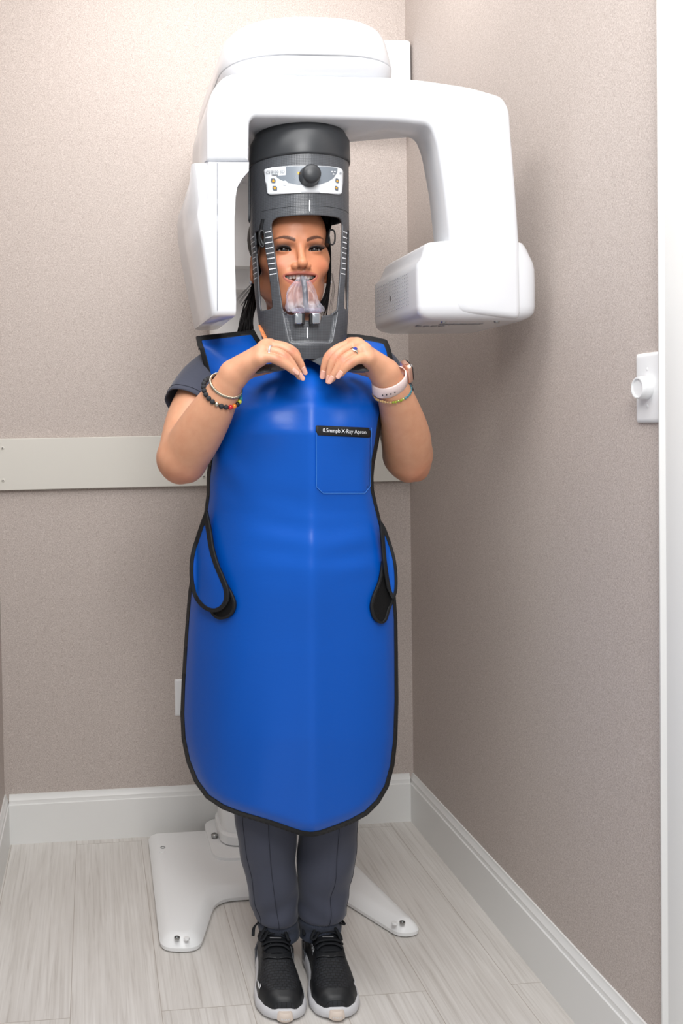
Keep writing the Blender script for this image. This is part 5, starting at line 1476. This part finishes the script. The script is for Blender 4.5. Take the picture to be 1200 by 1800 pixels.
    wig([kn, kn-v*0.026+u*0.002+Z_*0.006, kn-v*0.042+u*0.0-Z_*0.008, kn-v*0.046+u*0.012-Z_*0.02])
    return sh
aL, aR = P(489, 1625, 1.965), P(561, 1620, 1.965)
tL, tR = fl(501, 1798), fl(592, 1795)
for ank, toe, outer in ((aL, tL, 1), (aR, tR, -1)):
    # outer side: picture-left for the first shoe
    h_ = np.array([ank[0]-0.004, ank[1]+0.060, 0.0]); 
    if outer < 0: h_[0] += 0.006
    uu = toe-h_; 
    vv_ = np.cross(Z_, uu); 
    sneaker(h_, toe, 1 if (vv_[0] < 0) == (outer > 0) else -1, '')

# ---- jewellery and watch
M_bead = mat('dark_lava_bead', (44, 46, 50), 0.75, bump=(900, 0.8, 0.0008)); M_silverj = mat('silver_chain', (196, 190, 172), 0.25, 1.0)
def ringpts(c, ax, r, n, ecc=1.0):
    ax = np.array(ax, float); ax /= np.linalg.norm(ax)
    a = np.cross(ax, [0, 1.0, 0]); a /= np.linalg.norm(a); b = np.cross(a, ax)
    return [np.array(c)+r*(a*math.cos(t)*ecc+b*math.sin(t)) for t in np.linspace(0, 2*math.pi, n, endpoint=False)], a, b
axL = P(372, 724, 1.79)-P(404, 669, 1.755)
cB = P(390, 689, 1.768)
pts, _, _ = ringpts(cB, axL+np.array([0.0, 0.03, 0.0]), 0.0375, 25)
br_ = None
cols = {'red': mat('red_bead', (200, 24, 30), 0.15, coat=0.8), 'orange': mat('orange_bead', (226, 130, 40), 0.15, coat=0.8), 'yellow': mat('yellow_green_bead', (196, 200, 60), 0.2, coat=0.8), 'teal': mat('teal_bead', (40, 150, 150), 0.2, coat=0.8), 'blk': M_blackp, 'sil': M_silverj}
# find the bead nearest the lower front for the coloured run
order = sorted(range(25), key=lambda i: np.linalg.norm(pts[i]-P(409, 700, 1.735)))
i0 = order[0]; step = 1 if (pts[(i0+1) % 25][0] > pts[i0][0]) else -1
colr = {i0: 'red', (i0+step) % 25: 'orange', (i0+2*step) % 25: 'blk', (i0+3*step) % 25: 'yellow', (i0+4*step) % 25: 'teal', (i0+5*step) % 25: 'teal', (i0-3*step) % 25: 'sil'}
bw = root  # noqa
cord = mk('bead_bracelet', *tube(pts+[pts[0]], 0.0008, 5), M_blackp, PR)
for i, p in enumerate(pts): mk('bead', *ball(p, 0.0049, 12, 8), cols.get(colr.get(i), M_bead), cord, smooth=180)
pts, a_, b_ = ringpts(P(397, 678, 1.762), axL+np.array([0.0, 0.02, 0.0]), 0.0315, 60)
V, Fc = [], []
for ph in range(3):
    pth = []
    for i in range(121):
        t = 2*math.pi*i/120; c = P(397, 678, 1.762); rdir = a_*math.cos(t)+b_*math.sin(t); axn = axL/np.linalg.norm(axL)
        w_ = 26*t+ph*2*math.pi/3
        pth.append(c+rdir*(0.0320+0.0016*math.cos(w_))+axn*0.0020*math.sin(w_))
    v, f = tube(pth, 0.0011, 5); V, Fc = merge((V, Fc), (v, f))
mk('silver_bracelet', V, Fc, M_silverj, PR, smooth=180)
# rings
def finger_ring(fg, seg, t, r, m, stone=None):
    a, b = fg[seg][0], fg[seg+1][0]; ax = (b-a)/np.linalg.norm(b-a); c = a+(b-a)*t
    u_ = np.cross(ax, [0, 0, 1.0]); u_ /= np.linalg.norm(u_); w_ = np.cross(ax, u_)
    pth = [c+r*(u_*math.cos(q_)+w_*math.sin(q_)) for q_ in np.linspace(0, 2*math.pi, 33)]
    o = mk('finger_ring', *tube(pth, 0.0021 if not stone else 0.0011, 8, flat=1.0, upv=ax), m, PR, smooth=180)
    if stone:
        n = np.array([-0.05, -0.75, 0.62]); n -= (n @ ax)*ax; n /= np.linalg.norm(n)
        mk('halo_setting', *disc(c+n*(r-0.001), n, 0, 0, 16, [(0.0052, 0), (0.0056, 0.0015), (0.0044, 0.0022)]), M_silverj, o)
        mk('blue_stone', *disc(c+n*(r+0.0006), n, 0, 0, 10, [(0.0042, 0), (0.0040, 0.0012), (0.0024, 0.0026), (0.0004, 0.0028)]), stone, o, smooth=0)
finger_ring(fg1[1], 0, 0.62, 0.0114, mat('pave_silver', (226, 228, 232), 0.3, 1.0, bump=(1500, 1.0, 0.0008)))
finger_ring(fg2[1], 0, 0.68, 0.0116, M_silverj, mat('deep_blue_stone', (24, 48, 150), 0.05, coat=1.0))
# watch: silicone strap and rounded case on the outer side of the wrist
axR = (P(702, 720, 1.81)-P(682, 668, 1.765)); axR /= np.linalg.norm(axR)
cW = P(684, 671, 1.769)
M_strap = mat('pale_pink_silicone', (228, 206, 202), 0.5); M_gold = mat('rose_gold_aluminium', (226, 180, 160), 0.3, 0.8); M_glass = mat('black_watch_glass', (12, 12, 14), 0.08, coat=1.0)
aw = np.cross(axR, [0, 1.0, 0]); aw /= np.linalg.norm(aw); bw_ = np.cross(axR, aw)
if aw[0] < 0: aw = -aw
wax = axR+np.array([-0.18, 0.05, -0.10]); wax /= np.linalg.norm(wax)
rings = []
for s_, r_ in ((-0.0115, 0.0305), (-0.010, 0.0325), (0.010, 0.0332), (0.0115, 0.0312)):
    rings.append([cW+wax*s_+r_*(aw*math.cos(t)*1.05+bw_*math.sin(t)) for t in np.linspace(0, 2*math.pi, 48, endpoint=False)])
wb = mk('wristwatch', *loft(rings, False, False), M_strap, PR, smooth=60, solid=0.0022)
cc_ = cW+aw*0.0375
def wbox(c, h1, h2, h3, r):
    pr_ = round_poly([(-h1, -h2), (h1, -h2), (h1, h2), (-h1, h2)], r, 6)
    cross = np.cross(aw, wax); cross /= np.linalg.norm(cross)
    return [[c+wax*(a*k)+cross*(b*k)+aw*z for a, b in pr_] for z, k in ((-h3, 0.9), (-h3*0.6, 1.0), (h3*0.6, 1.0), (h3, 0.9))]
mk('watch_case', *loft(wbox(cc_, 0.0195, 0.0165, 0.0050, 0.009)), M_gold, wb, smooth=50)
mk('watch_glass', *loft(wbox(cc_+aw*0.0058, 0.0180, 0.0150, 0.0014, 0.008)), M_glass, wb, smooth=50)
mk('crown', *disc(cc_-wax*0.0195+bw_*0.004*(1 if bw_[1] < 0 else -1), -wax, 0.003, 0.002, 14), M_gold, wb)
for k in range(4):
    t = math.radians(100+13*k)
    sgn = -1 if bw_[1] > 0 else 1
    rd = aw*math.cos(t)*1.05+bw_*math.sin(t)*sgn
    mk('strap_hole', *disc(cW+rd*0.0332+wax*0.002, rd, 0.0013, 0.0008, 10), M_blackp, wb)
# crystal bead bracelet below the watch
cC = P(689, 688, 1.780)
pts, _, _ = ringpts(cC, wax, 0.0335, 44, 1.05)
cord = mk('crystal_bracelet', *tube(pts+[pts[0]], 0.0007, 5), M_silverj, PR)
cr1, cr2, cr3 = mat('amber_crystal', (214, 176, 120), 0.1, trans=0.3, coat=0.6), mat('lime_crystal', (170, 190, 60), 0.1, trans=0.3, coat=0.6), mat('sea_blue_crystal', (80, 150, 165), 0.1, trans=0.3, coat=0.6)
xs = [p[0] for p in pts]; lo2, hi2 = min(xs), max(xs)
rg = np.random.RandomState(5)
for p in pts:
    t = (p[0]-lo2)/(hi2-lo2); m_ = cr1 if t < 0.42 else (cr2 if t < 0.76 else cr3)
    mk('crystal_bead', *ball(p+rg.normal(0, 0.0004, 3), rg.uniform(0.0024, 0.0032, 3), 6, 4, np.linalg.qr(rg.normal(size=(3, 3)))[0]), m_, cord, smooth=0)
